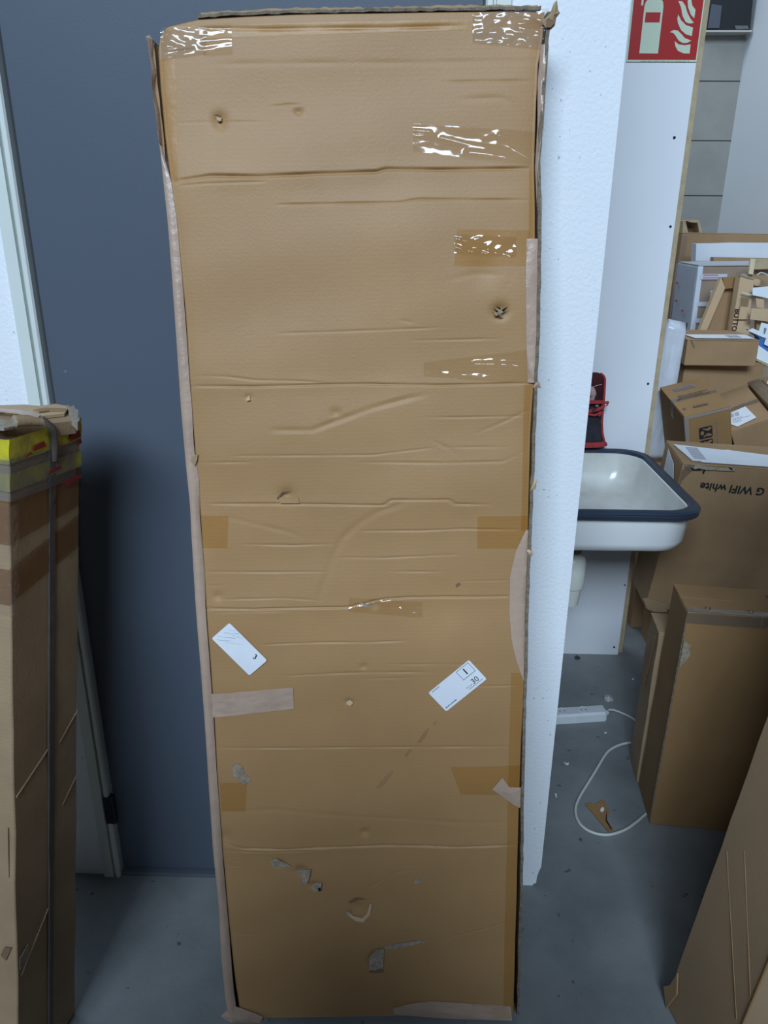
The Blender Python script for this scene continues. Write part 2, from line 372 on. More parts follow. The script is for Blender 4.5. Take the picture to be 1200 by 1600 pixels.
CREASE = [  # pixel polyline, depth (m), half width (m)
    ([(272, 284), (330, 275), (400, 276), (480, 272), (590, 268), (602, 264), (700, 265), (832, 263)], .0042, .006),
    ([(275, 291), (330, 287), (420, 284)], .0014, .004),
    ([(430, 320), (540, 318), (625, 317), (650, 312), (830, 313)], .0020, .0045),
    ([(430, 521), (560, 517), (690, 512)], .0011, .004), ([(640, 532), (700, 531), (790, 529)], .0013, .004),
    ([(300, 587), (350, 588), (400, 594), (455, 595), (515, 598)], .0014, .004),
    ([(298, 603), (400, 604), (510, 601), (560, 600), (690, 602), (824, 599)], .0026, .0045),
    ([(420, 672), (488, 672), (520, 660), (580, 638), (640, 622), (672, 616)], .0028, .008),
    ([(305, 723), (400, 722)], .0013, .004), ([(360, 712), (580, 711), (680, 699)], .0013, .004),
    ([(660, 652), (720, 652), (822, 650)], .0014, .004), ([(742, 678), (790, 658), (826, 640)], .0016, .006),
    ([(670, 685), (700, 700), (722, 720)], .0012, .005), ([(560, 722), (690, 723), (785, 721), (824, 703)], .0013, .005),
    ([(690, 699), (800, 698)], .0010, .004),
    ([(325, 788), (430, 788), (560, 789), (600, 789), (612, 781), (700, 780), (712, 787), (770, 788)], .0026, .0045),
    ([(345, 806), (450, 832), (475, 842)], .0012, .007),
    ([(375, 851), (460, 853), (525, 851)], .0018, .004), ([(560, 830), (660, 829), (720, 826), (822, 828)], .0022, .004),
    ([(640, 782), (590, 800), (560, 818), (535, 842), (520, 872), (508, 905), (497, 946)], .0022, .010),
    ([(318, 894), (420, 895), (510, 894)], .0016, .004), ([(525, 872), (600, 872), (690, 867), (720, 866)], .0013, .004),
    ([(600, 893), (700, 893)], .0011, .004), ([(318, 916), (350, 916)], .0009, .004), ([(340, 937), (440, 935), (500, 938)], .0013, .004),
    ([(318, 951), (400, 952), (470, 950), (540, 949), (600, 936), (640, 933), (720, 933), (800, 932)], .0032, .0045),
    ([(720, 908), (800, 907)], .0011, .004), ([(545, 940), (565, 945), (585, 947)], .0016, .003),
    ([(405, 1008), (500, 1004), (580, 1003), (640, 1000)], .0017, .004), ([(330, 957), (460, 955)], .0010, .004),
    ([(440, 1057), (520, 1052), (580, 1050), (680, 1049)], .0013, .005), ([(600, 1037), (760, 1037)], .0010, .004),
    ([(690, 1073), (815, 1070)], .0012, .004), ([(560, 1060), (660, 1058)], .0008, .004),
    ([(338, 1169), (460, 1169), (560, 1168), (680, 1168), (798, 1167)], .0016, .0045),
    ([(600, 1229), (625, 1205), (650, 1170), (680, 1140)], .0006, .008),
    ([(345, 1268), (430, 1264), (560, 1275), (700, 1285), (800, 1285)], .0009, .008),
    ([(345, 1318), (380, 1326), (440, 1327), (520, 1323), (600, 1321), (700, 1323), (808, 1320)], .0028, .005),
    ([(345, 1330), (420, 1332), (500, 1328)], .0013, .004), ([(560, 1402), (580, 1385), (620, 1362), (650, 1358)], .0012, .005),
    ([(350, 1352), (380, 1357)], .0013, .005), ([(360, 1458), (400, 1462)], .0011, .005), ([(610, 1474), (680, 1468)], .0016, .004),
    ([(690, 1468), (760, 1452), (800, 1440)], .0008, .006), ([(735, 1345), (742, 1385)], .0014, .005),
    ([(690, 128), (760, 127), (836, 127)], .0013, .005), ([(715, 155), (780, 153), (800, 160), (836, 196)], .0014, .007),
    ([(270, 192), (340, 190), (420, 190)], .0006, .005),
    ([(420, 166), (450, 163), (468, 163)], .0018, .004), ([(258, 82), (300, 77), (305, 77)], .0022, .004),
    ([(305, 44), (420, 46), (600, 44), (700, 41), (730, 40)], .0016, .006), ([(320, 100), (500, 98), (850, 96)], .0008, .007),
    ([(420, 880), (440, 905)], .0005, .006), ([(800, 452), (800, 400), (802, 370)], .0006, .004), ([(780, 470), (796, 440), (800, 420)], .0007, .004),
    ([(690, 440), (740, 428), (790, 430)], .0012, .008), ([(625, 500), (650, 505)], .0010, .006)]
DENT = [  # px, py, radius (m), depth(m; + is in)
    (342, 186, .012, .006), (343, 199, .010, .002), (466, 174, .006, .004), (388, 620, .005, .003), (448, 774, .016, .006), (525, 645, .010, .003),
    (781, 486, .014, .010), (545, 1097, .007, .004), (568, 1041, .007, .003), (341, 932, .010, .003), (560, 1418, .017, .003), (585, 1500, .020, .006),
    (470, 1360, .012, .006), (435, 1350, .010, .004), (490, 1382, .008, .005), (585, 945, .010, .004), (755, 425, .03, .003), (640, 1300, .10, .003),
    (430, 450, .12, .002), (650, 380, .12, -.003), (500, 820, .10, .003), (700, 760, .09, -.003), (560, 560, .12, -.002), (640, 120, .12, .002),
    (740, 1290, .08, -.003), (450, 1500, .1, .003), (570, 1300, .01, .004), (700, 950, .05, .002), (350, 1310, .02, .004)]
CR_UV = [(poly_uv(p), d, hw) for p, d, hw in CREASE]
DE_UV = [(uv(x, y), r, d) for x, y, r, d in DENT]
def height(U, V):
    h = np.zeros_like(U)
    for P, d, hw in CR_UV:
        m = (U > P[:, 0].min() - .06) & (U < P[:, 0].max() + .06) & (V > P[:, 1].min() - .06) & (V < P[:, 1].max() + .06)
        if not m.any(): continue
        uu, vv = U[m], V[m]; bb = np.full(uu.shape, 9.0); ss = np.zeros(uu.shape); acc = 0.0
        for i in range(len(P) - 1):
            a, b = P[i], P[i + 1]; ab = b - a; ln = math.hypot(*ab)
            tc = np.clip(((uu - a[0]) * ab[0] + (vv - a[1]) * ab[1]) / ln ** 2, 0, 1)
            dd = np.hypot(uu - a[0] - tc * ab[0], vv - a[1] - tc * ab[1])
            k = dd < bb; bb[k] = dd[k]; ss[k] = acc + tc[k] * ln; acc += ln
        fade = np.clip(np.minimum(ss, acc - ss) / min(.05, acc * .45), 0, 1) ** .7
        wob = .75 + .25 * np.sin(ss * 55 + acc * 90)
        w_ = hw * (.62 if hw < .0065 else .9); d = d * ((1.0 if d >= .0025 else .8) if hw < .0065 else .62)
        h[m] -= fade * wob * (1.45 * d * np.maximum(0, 1 - bb / w_) - 0.28 * d * np.exp(-(bb / (hw * 3)) ** 2))
    for c, r, d in DE_UV:
        q = np.hypot(U - c[0], (V - c[1])) / r
        h -= d * np.exp(-q ** 2 * 1.5)
    # slow waviness of the sheet, sagging towards the edges
    h += .0022 * np.sin(U * 9 + 1.3 + V * 2.1) * np.sin(V * 5.2) + .0015 * np.sin(V * 17 + U * 4) + .0008 * np.sin(V * 41 - U * 9)
    e = np.minimum(U - uL(V), uR(V) - U)
    h -= .003 * np.exp(-np.clip(e, 0, 1) / .012)
    return h
NU, NV = 130, 1350
Vn = np.linspace(0, 1, NV + 1)[:, None]; Un = np.linspace(0, 1, NU + 1)[None, :]
Vg = Vn * 1.93 * np.ones_like(Un)
Ug = uL(Vg) + (uR(Vg) - uL(Vg)) * Un
Vg = Vn * (vT(Ug) - 0.004)
Ug = uL(Vg) + (uR(Vg) - uL(Vg)) * Un
Hg = height(Ug, Vg)
verts = np.stack([Ug, -Hg, Vg], -1).reshape(-1, 3)
idx = np.arange((NV + 1) * (NU + 1)).reshape(NV + 1, NU + 1)
faces = np.stack([idx[:-1, :-1], idx[:-1, 1:], idx[1:, 1:], idx[1:, :-1]], -1).reshape(-1, 4).tolist()
ring = list(idx[0, :]) + list(idx[1:, -1]) + list(idx[-1, -2::-1]) + list(idx[-2:0:-1, 0])
sk = verts[ring].copy(); sk[:, 1] += .006; nb = len(verts)
verts = np.vstack([verts, sk]); nr = len(ring)
faces += [(ring[i], ring[(i + 1) % nr], nb + (i + 1) % nr, nb + i) for i in range(nr)]
me = bpy.data.meshes.new('front_panel'); me.from_pydata(verts.tolist(), [], faces); me.update()
me.materials.append(CARD); me.polygons.foreach_set('use_smooth', [True] * len(me.polygons))
fp = bpy.data.objects.new('front_panel', me); COL.objects.link(fp); fp.parent = carton
def surf(u, v, off=0.0):
    u = np.asarray(u, float); v = np.asarray(v, float)
    return np.stack([u, -(height(u, v) + off), v], -1)

# side, back, top and bottom sheets of the carton
LO = poly_uv([(233, 62), (240, 130), (250, 215), (257, 290), (263, 345), (269, 420), (276, 520), (284, 640), (291, 720), (298, 790), (301, 850), (307, 950), (315, 1050),
              (321, 1130), (328, 1240), (334, 1330), (343, 1420), (347, 1500), (353, 1560), (359, 1595), (361, 1612)])
RO = poly_uv([(860, 20), (854, 100), (847, 200), (843, 262), (844, 310), (845, 370), (843, 520), (839, 600), (836, 690), (832, 780), (829, 860), (825, 960), (823, 1060),
              (820, 1150), (818, 1240), (817, 1330), (816, 1400), (813, 1480), (812, 1560), (811, 1612)])
LO = LO[LO[:, 1].argsort()]; RO = RO[RO[:, 1].argsort()]
def side_panel(name, E, sgn, m):
    n = 90; V = []; F = []; rnd = random.Random(3 if sgn > 0 else 5)
    vs_ = np.linspace(0, E[-1, 1], n)
    us = np.interp(vs_, E[:, 1], E[:, 0])
    uin = np.interp(vs_, *( (LE[:, 1], LE[:, 0]) if sgn < 0 else (RE[:, 1], RE[:, 0])))
    back = CW / 2 - .004
    for i in range(n):
        j = rnd.uniform(-.0009, .0009); fy = .001 + rnd.uniform(-.001, .001) - (.006 if sgn > 0 else 0.0)
        a = us[i]; b = a - sgn * .0055
        V += [(a + j, fy, vs_[i]), (sgn * back, CT, vs_[i] * 1.0), (sgn * (back - .0055), CT, vs_[i]), (b + j, fy + .0008, vs_[i])]
    for i in range(n - 1):
        for k in range(4):
            F.append((i * 4 + k, i * 4 + (k + 1) % 4, i * 4 + 4 + (k + 1) % 4, i * 4 + 4 + k))
    F += [(0, 1, 2, 3), tuple((n - 1) * 4 + k for k in range(4))]
    return new_obj(name, V, F, m, carton, True, 30)
side_panel('side_panel', LO, -1, CARD_B)
sp = side_panel('side_panel', RO, 1, EDGE)
box('back_panel', -CW / 2 + .004, CW / 2 - .004, CT - .005, CT, 0, 1.905, CARD_B, carton)
box('bottom_panel', -CW / 2 + .02, CW / 2 - .03, 0.010, CT - .006, 0.001, 0.006, CARD_B, carton)
# top edge: two torn, sagging plies of corrugated board seen end-on above the front panel
def top_ply(x0px, x1px, yoff, dep0, dep1, m, seed, thick=.0045):
    rnd = random.Random(seed); n = 60; V = []; F = []
    for i in range(n + 1):
        px = x0px + (x1px - x0px) * i / n
        u, v = uv(px, np.interp(px, [246, 262, 308, 380, 460, 600, 700, 780, 852], [70, 35, 25, 21, 18, 16, 14, 13, 13]))
        v += yoff + rnd.uniform(-.0010, .0010)
        V += [(u, dep0, v), (u, dep1, v + .002), (u, dep1, v + thick + .002), (u, dep0 + rnd.uniform(-.0008, .0008), v + thick + rnd.uniform(-.0008, .0008))]
    for i in range(n):
        for k in range(4): F.append((i * 4 + k, i * 4 + (k + 1) % 4, i * 4 + 4 + (k + 1) % 4, i * 4 + 4 + k))
    F += [(0, 1, 2, 3), tuple(n * 4 + k for k in range(4))]
    return new_obj('top_flap', V, F, m, carton)
top_ply(308, 846, -.001, .003, CT - .006, EDGE, 1)
top_ply(312, 842, .0042, .009, CT - .006, CARD_G, 2, .0038)

# tapes on the carton: strips that follow the dented front
def tape(pts, m, off=.0009, nu=24, nv=10, wr=0.0, seed=0, name='tape', ridges=()):
    """pts: four pixel corners tl, tr, br, bl on the front"""
    q = poly_uv(pts); rnd = random.Random(seed)
    s = np.linspace(0, 1, nu + 1)[None, :]; t = np.linspace(0, 1, nv + 1)[:, None]
    P = ((1 - t) * (1 - s))[..., None] * q[0] + ((1 - t) * s)[..., None] * q[1] + (t * s)[..., None] * q[2] + (t * (1 - s))[..., None] * q[3]
    U, V = P[..., 0], P[..., 1]
    h = np.zeros_like(U)
    if wr:
        for k in range(U.shape[0]):
            for l in range(U.shape[1]):
                h[k, l] = wr * (0.5 + noise.noise(Vector((U[k, l] * 60, V[k, l] * 120, seed * 3.1))))
        h = np.clip(h, 0, None)
    for (rp, rh, rw) in ridges:
        R = poly_uv(rp)
        bb = np.full(U.shape, 9.0)
        for a, b in zip(R[:-1], R[1:]):
            ab = b - a; tt = np.clip(((U - a[0]) * ab[0] + (V - a[1]) * ab[1]) / ab.dot(ab), 0, 1)
            bb = np.minimum(bb, np.hypot(U - a[0] - tt * ab[0], V - a[1] - tt * ab[1]))
        h += rh * np.exp(-(bb / rw) ** 2)
    S = surf(U, V, off + h)
    vv = S.reshape(-1, 3); I = np.arange(len(vv)).reshape(U.shape)
    F = np.stack([I[:-1, :-1], I[:-1, 1:], I[1:, 1:], I[1:, :-1]], -1).reshape(-1, 4).tolist()
    me = bpy.data.meshes.new(name); me.from_pydata(vv.tolist(), [], F); me.update(); me.materials.append(m)
    me.polygons.foreach_set('use_smooth', [True] * len(F))
    o = bpy.data.objects.new(name, me); COL.objects.link(o); o.parent = carton; return o
A_ = AMBER
tape([(249, 92), (274, 92), (279, 285), (262, 280)], A_, .0012, 6, 50)
tape([(252, 42), (852, 28), (850, 44), (253, 62)], A_, .0012, 120, 6)
tape([(827, 262), (835, 262), (836, 372), (826, 372)], A_, .0012, 4, 40)
tape([(312, 806), (357, 806), (355, 857), (315, 857)], A_, .0012, 12, 16)
tape([(746, 806), (826, 806), (824, 857), (745, 857)], A_, .0012, 20, 16)
tape([(343, 1223), (386, 1221), (384, 1267), (346, 1268)], A_, .0012, 12, 14)
tape([(704, 1199), (814, 1197), (812, 1242), (720, 1241)], A_, .0012, 20, 14)
tape([(819, 602), (833, 600), (826, 830), (814, 830)], A_, .0012, 6, 60)
tape([(798, 1050), (818, 1052), (803, 1585), (786, 1585)], A_, .0012, 8, 110)
tape([(714, 358), (828, 360), (826, 416), (709, 416)], A_, .0012, 24, 14)
glare = [([(690, 216), (730, 226), (770, 232), (792, 236)], .0022, .004), ([(735, 240), (760, 243), (800, 250), (836, 264)], .0075, .009), ([(780, 212), (805, 228), (836, 250)], .003, .004),
         ([(646, 204), (672, 206)], .0016, .003), ([(648, 212), (662, 212)], .0014, .002)]
tape([(645, 193), (836, 205), (836, 260), (645, 236)], CLEAR, .0016, 110, 50, .0003, 3, ridges=glare)
tape([(709, 366), (806, 370), (806, 402), (709, 396)], CLEAR, .0022, 60, 24, .0022, 4,
     ridges=[([(711, 374), (740, 380), (765, 392), (806, 404)], .003, .003), ([(711, 388), (745, 396), (775, 398)], .003, .003)])
tape([(662, 566), (836, 545), (834, 600), (662, 588)], CLEAR, .0016, 80, 30, .0008, 6,
     ridges=[([(742, 569), (790, 570), (815, 573), (834, 592)], .005, .005)])
tape([(250, 46), (325, 40), (322, 84), (250, 92)], WRINK, .002, 60, 40, .0028, 8)
tape([(310, 42), (362, 38), (364, 86), (318, 88)], CLEAR, .002, 50, 40, .0012, 9,
     ridges=[([(300, 67), (362, 64)], .004, .006), ([(322, 80), (364, 76)], .004, .006), ([(330, 39), (358, 38)], .003, .004)])
tape([(738, 22), (858, 14), (846, 76), (738, 66)], WRINK, .002, 80, 50, .0032, 11)
tape([(545, 933), (660, 940), (660, 965), (545, 955)], CLEAR, .0012, 50, 16, .0009, 13, ridges=[([(625, 950), (645, 957), (668, 958)], .003, .003)])
tape([(612, 1560), (790, 1570), (800, 1590), (615, 1588)], CLEAR, .0014, 50, 16, .0012, 14)
# buff tapes
tape([(329, 1085), (458, 1074), (459, 1108), (331, 1122)], PINK, .0016, 40, 14, .0012, 15)
def strip(name, inner, outer, m, lift=.003, side=.03, n=110, wr=.0012, seed=0, sgn=-1):
    I = poly_uv(inner); O = poly_uv(outer); I = I[I[:, 1].argsort()]; O = O[O[:, 1].argsort()]
    v0 = max(I[0, 1], O[0, 1]); v1 = min(I[-1, 1], O[-1, 1]); V = []; F = []
    for i in range(n + 1):
        v = v0 + (v1 - v0) * i / n
        a = np.interp(v, I[:, 1], I[:, 0]); b = np.interp(v, O[:, 1], O[:, 0])
        j = lambda k: wr * noise.noise(Vector((v * 38, k * 2.3, seed)))
        ac = min(max(a, uL(v) + .001), uR(v) - .001)
        ha = float(height(np.array([ac]), np.array([v]))[0]) + .0012
        pts = [(a, -ha + j(0), v), (a * .7 + b * .3, -max(ha, lift * .7) + j(1), v), (a * .3 + b * .7, -max(ha * .6, lift) + j(2), v), (b, -.0005 + j(3) * .6, v),
               (b + sgn * .0012, .004, v), (b - sgn * .0002 * 1 + (-sgn) * .004, side, v)]
        V += pts
    for i in range(n):
        for k in range(5): F.append((i * 6 + k, i * 6 + k + 1, i * 6 + 7 + k, i * 6 + 6 + k))
    o = new_obj(name, V, F, m, carton, True, 70); return o
strip('tape', [(249, 205), (254, 235), (268, 285), (276, 340), (285, 440), (296, 590), (300, 640), (303, 700), (311, 752), (311, 800), (319, 900), (321, 950), (331, 1090),
               (336, 1170), (343, 1270), (348, 1350), (357, 1450), (365, 1550), (372, 1598)],
      [(246, 205), (252, 250), (256, 290), (262, 345), (268, 420), (275, 520), (283, 640), (290, 720), (297, 790), (300, 850), (306, 950), (314, 1050), (320, 1130), (327, 1240), (333, 1330),
       (342, 1420), (346, 1500), (352, 1560), (358, 1598)], PINK, seed=1)
strip('tape', [(822, 373), (821, 440), (822, 520), (824, 598)], [(845, 373), (844, 440), (842, 535), (837, 598)], PINK, n=50, seed=2, sgn=1)
strip('tape', [(845, 70), (840, 130), (840, 200), (836, 262), (838, 310), (842, 372)], [(858, 60), (853, 130), (849, 200), (841, 262), (847, 310), (846, 372)], PINK, n=60, seed=3, sgn=1, lift=.005)
strip('tape', [(822, 828), (806, 860), (797, 900), (796, 960), (799, 1000), (806, 1030), (817, 1062)],
      [(826, 828), (824, 880), (822, 930), (821, 980), (820, 1030), (819, 1062)], PINK, n=50, seed=4, sgn=1, lift=.002)
def patch(name, pts, m, off=.0015, th=.0008, lump=.0):
    """irregular flat scrap lying on the front"""
    q = poly_uv(pts); c = q.mean(0); n = len(q); V = []; F = []
    uu = np.clip(q[:, 0], uL(q[:, 1]), uR(q[:, 1]))
    hs = height(uu, q[:, 1]); hc = float(height(np.array([c[0]]), np.array([c[1]]))[0])
    for i in range(n): V.append((q[i, 0], -(hs[i] + off), q[i, 1]))
    if lump: V.append((c[0], -(hc + off + th + lump), c[1]))
    for i in range(n): V.append((q[i, 0], -(hs[i] + off - .001), q[i, 1]))
    q0 = n + 1 if lump else n
    F = ([(i, (i + 1) % n, n) for i in range(n)] if lump else [tuple(range(n))]) + [(i, (i + 1) % n, q0 + (i + 1) % n, q0 + i) for i in range(n)]
    return new_obj(name, V, F, m, carton)
patch('tape', [(785, 1215), (796, 1230), (818, 1232), (817, 1266), (803, 1258), (769, 1233)], PINK, .002, .001, .001)
patch('tape', [(614, 1573), (640, 1566), (672, 1562), (730, 1566), (798, 1572), (800, 1594), (760, 1592), (690, 1590), (640, 1586), (615, 1584)], PINK, .002, .001, .003)
patch('tape', [(345, 1588), (362, 1572), (380, 1576), (400, 1582), (412, 1588), (405, 1597), (360, 1599)], PINK, .004, .001, .005)
tape([(364, 1572), (420, 1582), (418, 1600), (362, 1598)], WRINK, .006, 30, 14, .006, 21)
# torn spots, scuffs and punctures
patch('torn_spot', [(362, 1196), (372, 1192), (380, 1198), (382, 1208), (392, 1215), (388, 1222), (380, 1226), (374, 1218), (366, 1212)], TORNG)
patch('torn_spot', [(576, 1512), (577, 1492), (586, 1480), (600, 1478), (599, 1495), (598, 1512)], TORNG, .006)
patch('torn_spot', [(598, 1478), (618, 1474), (640, 1471), (660, 1468), (664, 1472), (640, 1476), (606, 1482)], TORN)
patch('torn_spot', [(423, 1344), (432, 1340), (446, 1347), (455, 1352), (440, 1355), (426, 1352)], TORNG, .004)
patch('torn_spot', [(463, 1358), (486, 1356), (484, 1368), (480, 1378), (470, 1381), (474, 1370)], TORNG, .006)
patch('torn_spot', [(486, 1384), (494, 1376), (503, 1376), (502, 1386), (492, 1390)], TORN, .006)
patch('torn_hole', [(497, 1383), (501, 1382), (502, 1386), (499, 1388)], BLACK, .009)
patch('torn_spot', [(545, 1424), (553, 1430), (566, 1433), (573, 1427), (578, 1410), (581, 1412), (578, 1428), (567, 1439), (556, 1437), (546, 1430)], CARD_P, .0035)
patch('torn_spot', [(540, 1424), (547, 1421), (548, 1429), (542, 1430)], TORNG, .0035)
patch('torn_spot', [(544, 1408), (556, 1401), (572, 1403), (560, 1404), (549, 1410)], INNER, .0035)
patch('torn_hole', [(576, 1514), (584, 1509), (598, 1510), (600, 1514), (588, 1516)], INNER, .007)
patch('torn_spot', [(645, 1378), (652, 1370), (660, 1378), (654, 1381)], TORNG)
patch('torn_spot', [(771, 490), (775, 483), (780, 480), (787, 482), (786, 488), (781, 492), (774, 494)], CARD_G, .010)
for a in ([(768, 482), (778, 486), (777, 489)], [(783, 484), (793, 479), (786, 487)], [(776, 490), (786, 492), (780, 495)], [(772, 478), (781, 481), (782, 484)]):
    patch('torn_hole', a, BLACK, .013)
patch('torn_spot', [(436, 777), (466, 777), (468, 786), (438, 786)], CARD, .004)
patch('torn_hole', [(432, 778), (440, 769), (455, 766), (442, 771), (435, 778)], INNER, .006)
patch('torn_hole', [(334, 181), (340, 179), (346, 181), (345, 184), (340, 181)], INNER, .007)
patch('torn_spot', [(338, 183), (346, 184), (345, 189), (339, 188)], CARD_P, .007)
patch('torn_spot', [(386, 622), (390, 617), (392, 625), (386, 626)], CARD_P, .005)
patch('torn_spot', [(541, 1097), (547, 1093), (552, 1097), (548, 1102), (543, 1101)], CARD_P, .005)
patch('torn_spot', [(300, 714), (310, 708), (309, 718), (305, 728), (299, 720)], CARD_G, .006)
patch('scuff', [(560, 940), (575, 944), (586, 949), (570, 949)], TORNG)
patch('scuff', [(712, 913), (717, 910), (720, 913), (713, 918)], INNER, .0012)
SCUFF = mat('dark_scuff', (0.34, 0.198, 0.088), 0.7, 0.2, 60.0)
for sc_ in ([(652, 1160), (660, 1148), (668, 1137), (671, 1139), (664, 1152), (657, 1162)], [(588, 1230), (600, 1216), (613, 1204), (615, 1207), (603, 1222), (593, 1233)],
            [(632, 1182), (640, 1170), (643, 1172), (635, 1184)], [(676, 1131), (682, 1125), (684, 1127), (679, 1133)]):
    patch('scuff', sc_, SCUFF, .0006)
# torn open upper left corner: curled cut edge of the side sheet, dark inside
fin_o = [(229, 58), (236, 92), (238, 120), (243, 165), (248, 200), (251, 226)]
fin_i = [(241, 62), (238, 90), (245, 112), (241, 140), (249, 176), (253, 226)]
strip('torn_edge', fin_i, fin_o, PINK, lift=.010, side=.05, n=26, wr=.006, seed=9)
patch('torn_gap', [(239, 64), (249, 72), (251, 110), (255, 170), (258, 215), (254, 228), (249, 180), (243, 140), (240, 100)], INNER, -.012, .0)
# crumpled right top corner
patch('torn_corner', [(845, 36), (858, 24), (864, 8), (869, 2), (871, 18), (874, 22), (868, 30), (866, 42), (860, 48), (852, 46)], CARD_G, .008, .002, .006)
patch('torn_corner', [(852, 34), (862, 28), (864, 40), (858, 47), (852, 46)], INNER, .013, .002)
patch('torn_corner', [(228, 58), (234, 56), (240, 62), (238, 70), (232, 68)], TORN, .008, .002, .004)
patch('torn_corner', [(833, 750), (838, 748), (836, 764), (828, 765)], CARD_P, .006, .001, .004)
patch('torn_corner', [(826, 856), (832, 860), (832, 868), (826, 867), (822, 860)], CARD_P, .006, .001, .003)
patch('torn_corner', [(836, 594), (842, 596), (845, 606), (832, 606)], PINK, .006, .001, .003)

# the two white labels with their print
def label_on(pts, name='shipping_label'):
    q = poly_uv(pts); o3 = surf(q[:, 0], q[:, 1], .0026)
    a, b, c, d = [Vector(p) for p in o3]     # a = text origin (lower left when read), b along reading direction, d up
    ux = (b - a); uy = (d - a); wx, wy = ux.length, uy.length
    ux.normalize(); n = ux.cross(uy).normalized(); uy = n.cross(ux)
    M = frame(a, ux, uy)
    o = plate(name, rrect2(0, wx, 0, wy, .0035), M, .0006, PAPER, carton)
    return o, M @ Matrix.Translation((0, 0, .0007)), wx, wy
lab, M, wx, wy = label_on([(697, 1110), (760, 1059), (731, 1030), (669, 1081)])
f_ = lambda x, y: (x * wx, y * wy)
joined_plates('printed_rule', [rect2(.66 * wx, .67 * wx, .52 * wy, .95 * wy), rect2(.66 * wx, .95 * wx, .52 * wy, .545 * wy), rect2(.945 * wx, .955 * wx, .52 * wy, .95 * wy),
                               rect2(.66 * wx, .95 * wx, .93 * wy, .95 * wy), rect2(.62 * wx, .95 * wx, .10 * wy, .12 * wy)], M, .0002, INKG, lab)
text_mesh('printed_text', '1', wy * .36, M @ Matrix.Translation((.80 * wx, .73 * wy, 0)), INK, lab, True)
text_mesh('printed_text', '30', wy * .30, M @ Matrix.Translation((.82 * wx, .25 * wy, 0)), INK, lab)
text_mesh('printed_text', 'Parcel', wy * .11, M @ Matrix.Translation((.66 * wx, .20 * wy, 0)), INKG, lab)
joined_plates('printed_lines', dashes(.06 * wx, .30 * wx, .88 * wy, .97 * wy, 1, 5) + dashes(.04 * wx, .36 * wx, .08 * wy, .16 * wy, 1, 6, .6), M, .0002, INKG, lab)
lab, M, wx, wy = label_on([(331, 997), (390, 1055), (421, 1027), (359, 972)])
text_mesh('printed_text', '3', wy * .30, M @ Matrix.Translation((.80 * wx, .74 * wy, 0)) @ Matrix.Rotation(math.radians(18), 4, 'Z'), INK, lab, True)
rnd = random.Random(4); scr = []
for k in range(13):
    y = .10 + k * .065; x0 = rnd.uniform(.02, .25); x1 = rnd.uniform(.35, .75)
    # smudged transfer lines run level across the tilted label
    xa, ya = x0 * wx, y * wy
    L_ = (x1 - x0) * wx * .7; dx, dy = L_ * .72, L_ * .62
    if ya + dy > wy * .95: dy = wy * .95 - ya; dx = dy * 1.16
    nx, ny = -.00045, .0006
    scr.append([(xa, ya), (xa + dx, ya + dy), (xa + dx + nx, ya + dy + ny), (xa + nx, ya + ny)])
joined_plates('smudged_lines', scr, M, .0002, mat('faint_ink', (0.50, 0.53, 0.60), 0.7), lab)

# ------------------------------------------------------------------ ordinary cartons
def Rm(yaw, rx, ry):
    return Matrix.Rotation(math.radians(yaw), 3, 'Z') @ Matrix.Rotation(math.radians(rx), 3, 'X') @ Matrix.Rotation(math.radians(ry), 3, 'Y')
def crumpled(name, w, d, h, m, parent, amp=.002, seed=0, step=.03, z0=0.0, x0=0.0, y0=0.0, corner=.0):
    """closed box of card with slightly uneven faces and softened edges"""
    key = {}; V = []; F = []
    def vid(p):
        k = tuple(round(c, 5) for c in p)
        if k not in key: key[k] = len(V); V.append(p)
        return key[k]
    nx, ny, nz = [max(2, min(26, int(s / step))) for s in (w, d, h)]
    def grid(o, a, b, na, nb):
        I = [[vid(tuple(o[c] + a[c] * i / na + b[c] * j / nb for c in range(3))) for j in range(nb + 1)] for i in range(na + 1)]
        for i in range(na):
            for j in range(nb): F.append((I[i][j], I[i + 1][j], I[i + 1][j + 1], I[i][j + 1]))
    grid((0, 0, 0), (w, 0, 0), (0, 0, h), nx, nz); grid((0, d, 0), (w, 0, 0), (0, 0, h), nx, nz)
    grid((0, 0, 0), (0, d, 0), (0, 0, h), ny, nz); grid((w, 0, 0), (0, d, 0), (0, 0, h), ny, nz)
    grid((0, 0, 0), (w, 0, 0), (0, d, 0), nx, ny); grid((0, 0, h), (w, 0, 0), (0, d, 0), nx, ny)
    out = []
    for p in V:
        q = Vector(p); nv = noise.noise_vector(q * 9 + Vector((seed * 7.3, seed * 3.1, 1.7)))
        k = amp
        if p[2] <= 1e-6: k = min(amp, .0008)
        q2 = q + Vector((nv[0], nv[1], nv[2] if p[2] > 1e-6 else abs(nv[2]))) * k
        out.append((q2.x + x0, q2.y + y0, q2.z + z0))
    o = new_obj(name, out, F, m, parent, True, 40)
    md = o.modifiers.new('bevel', 'BEVEL'); md.width = .0025; md.segments = 2; md.limit_method = 'ANGLE'; md.angle_limit = math.radians(50)
    return o
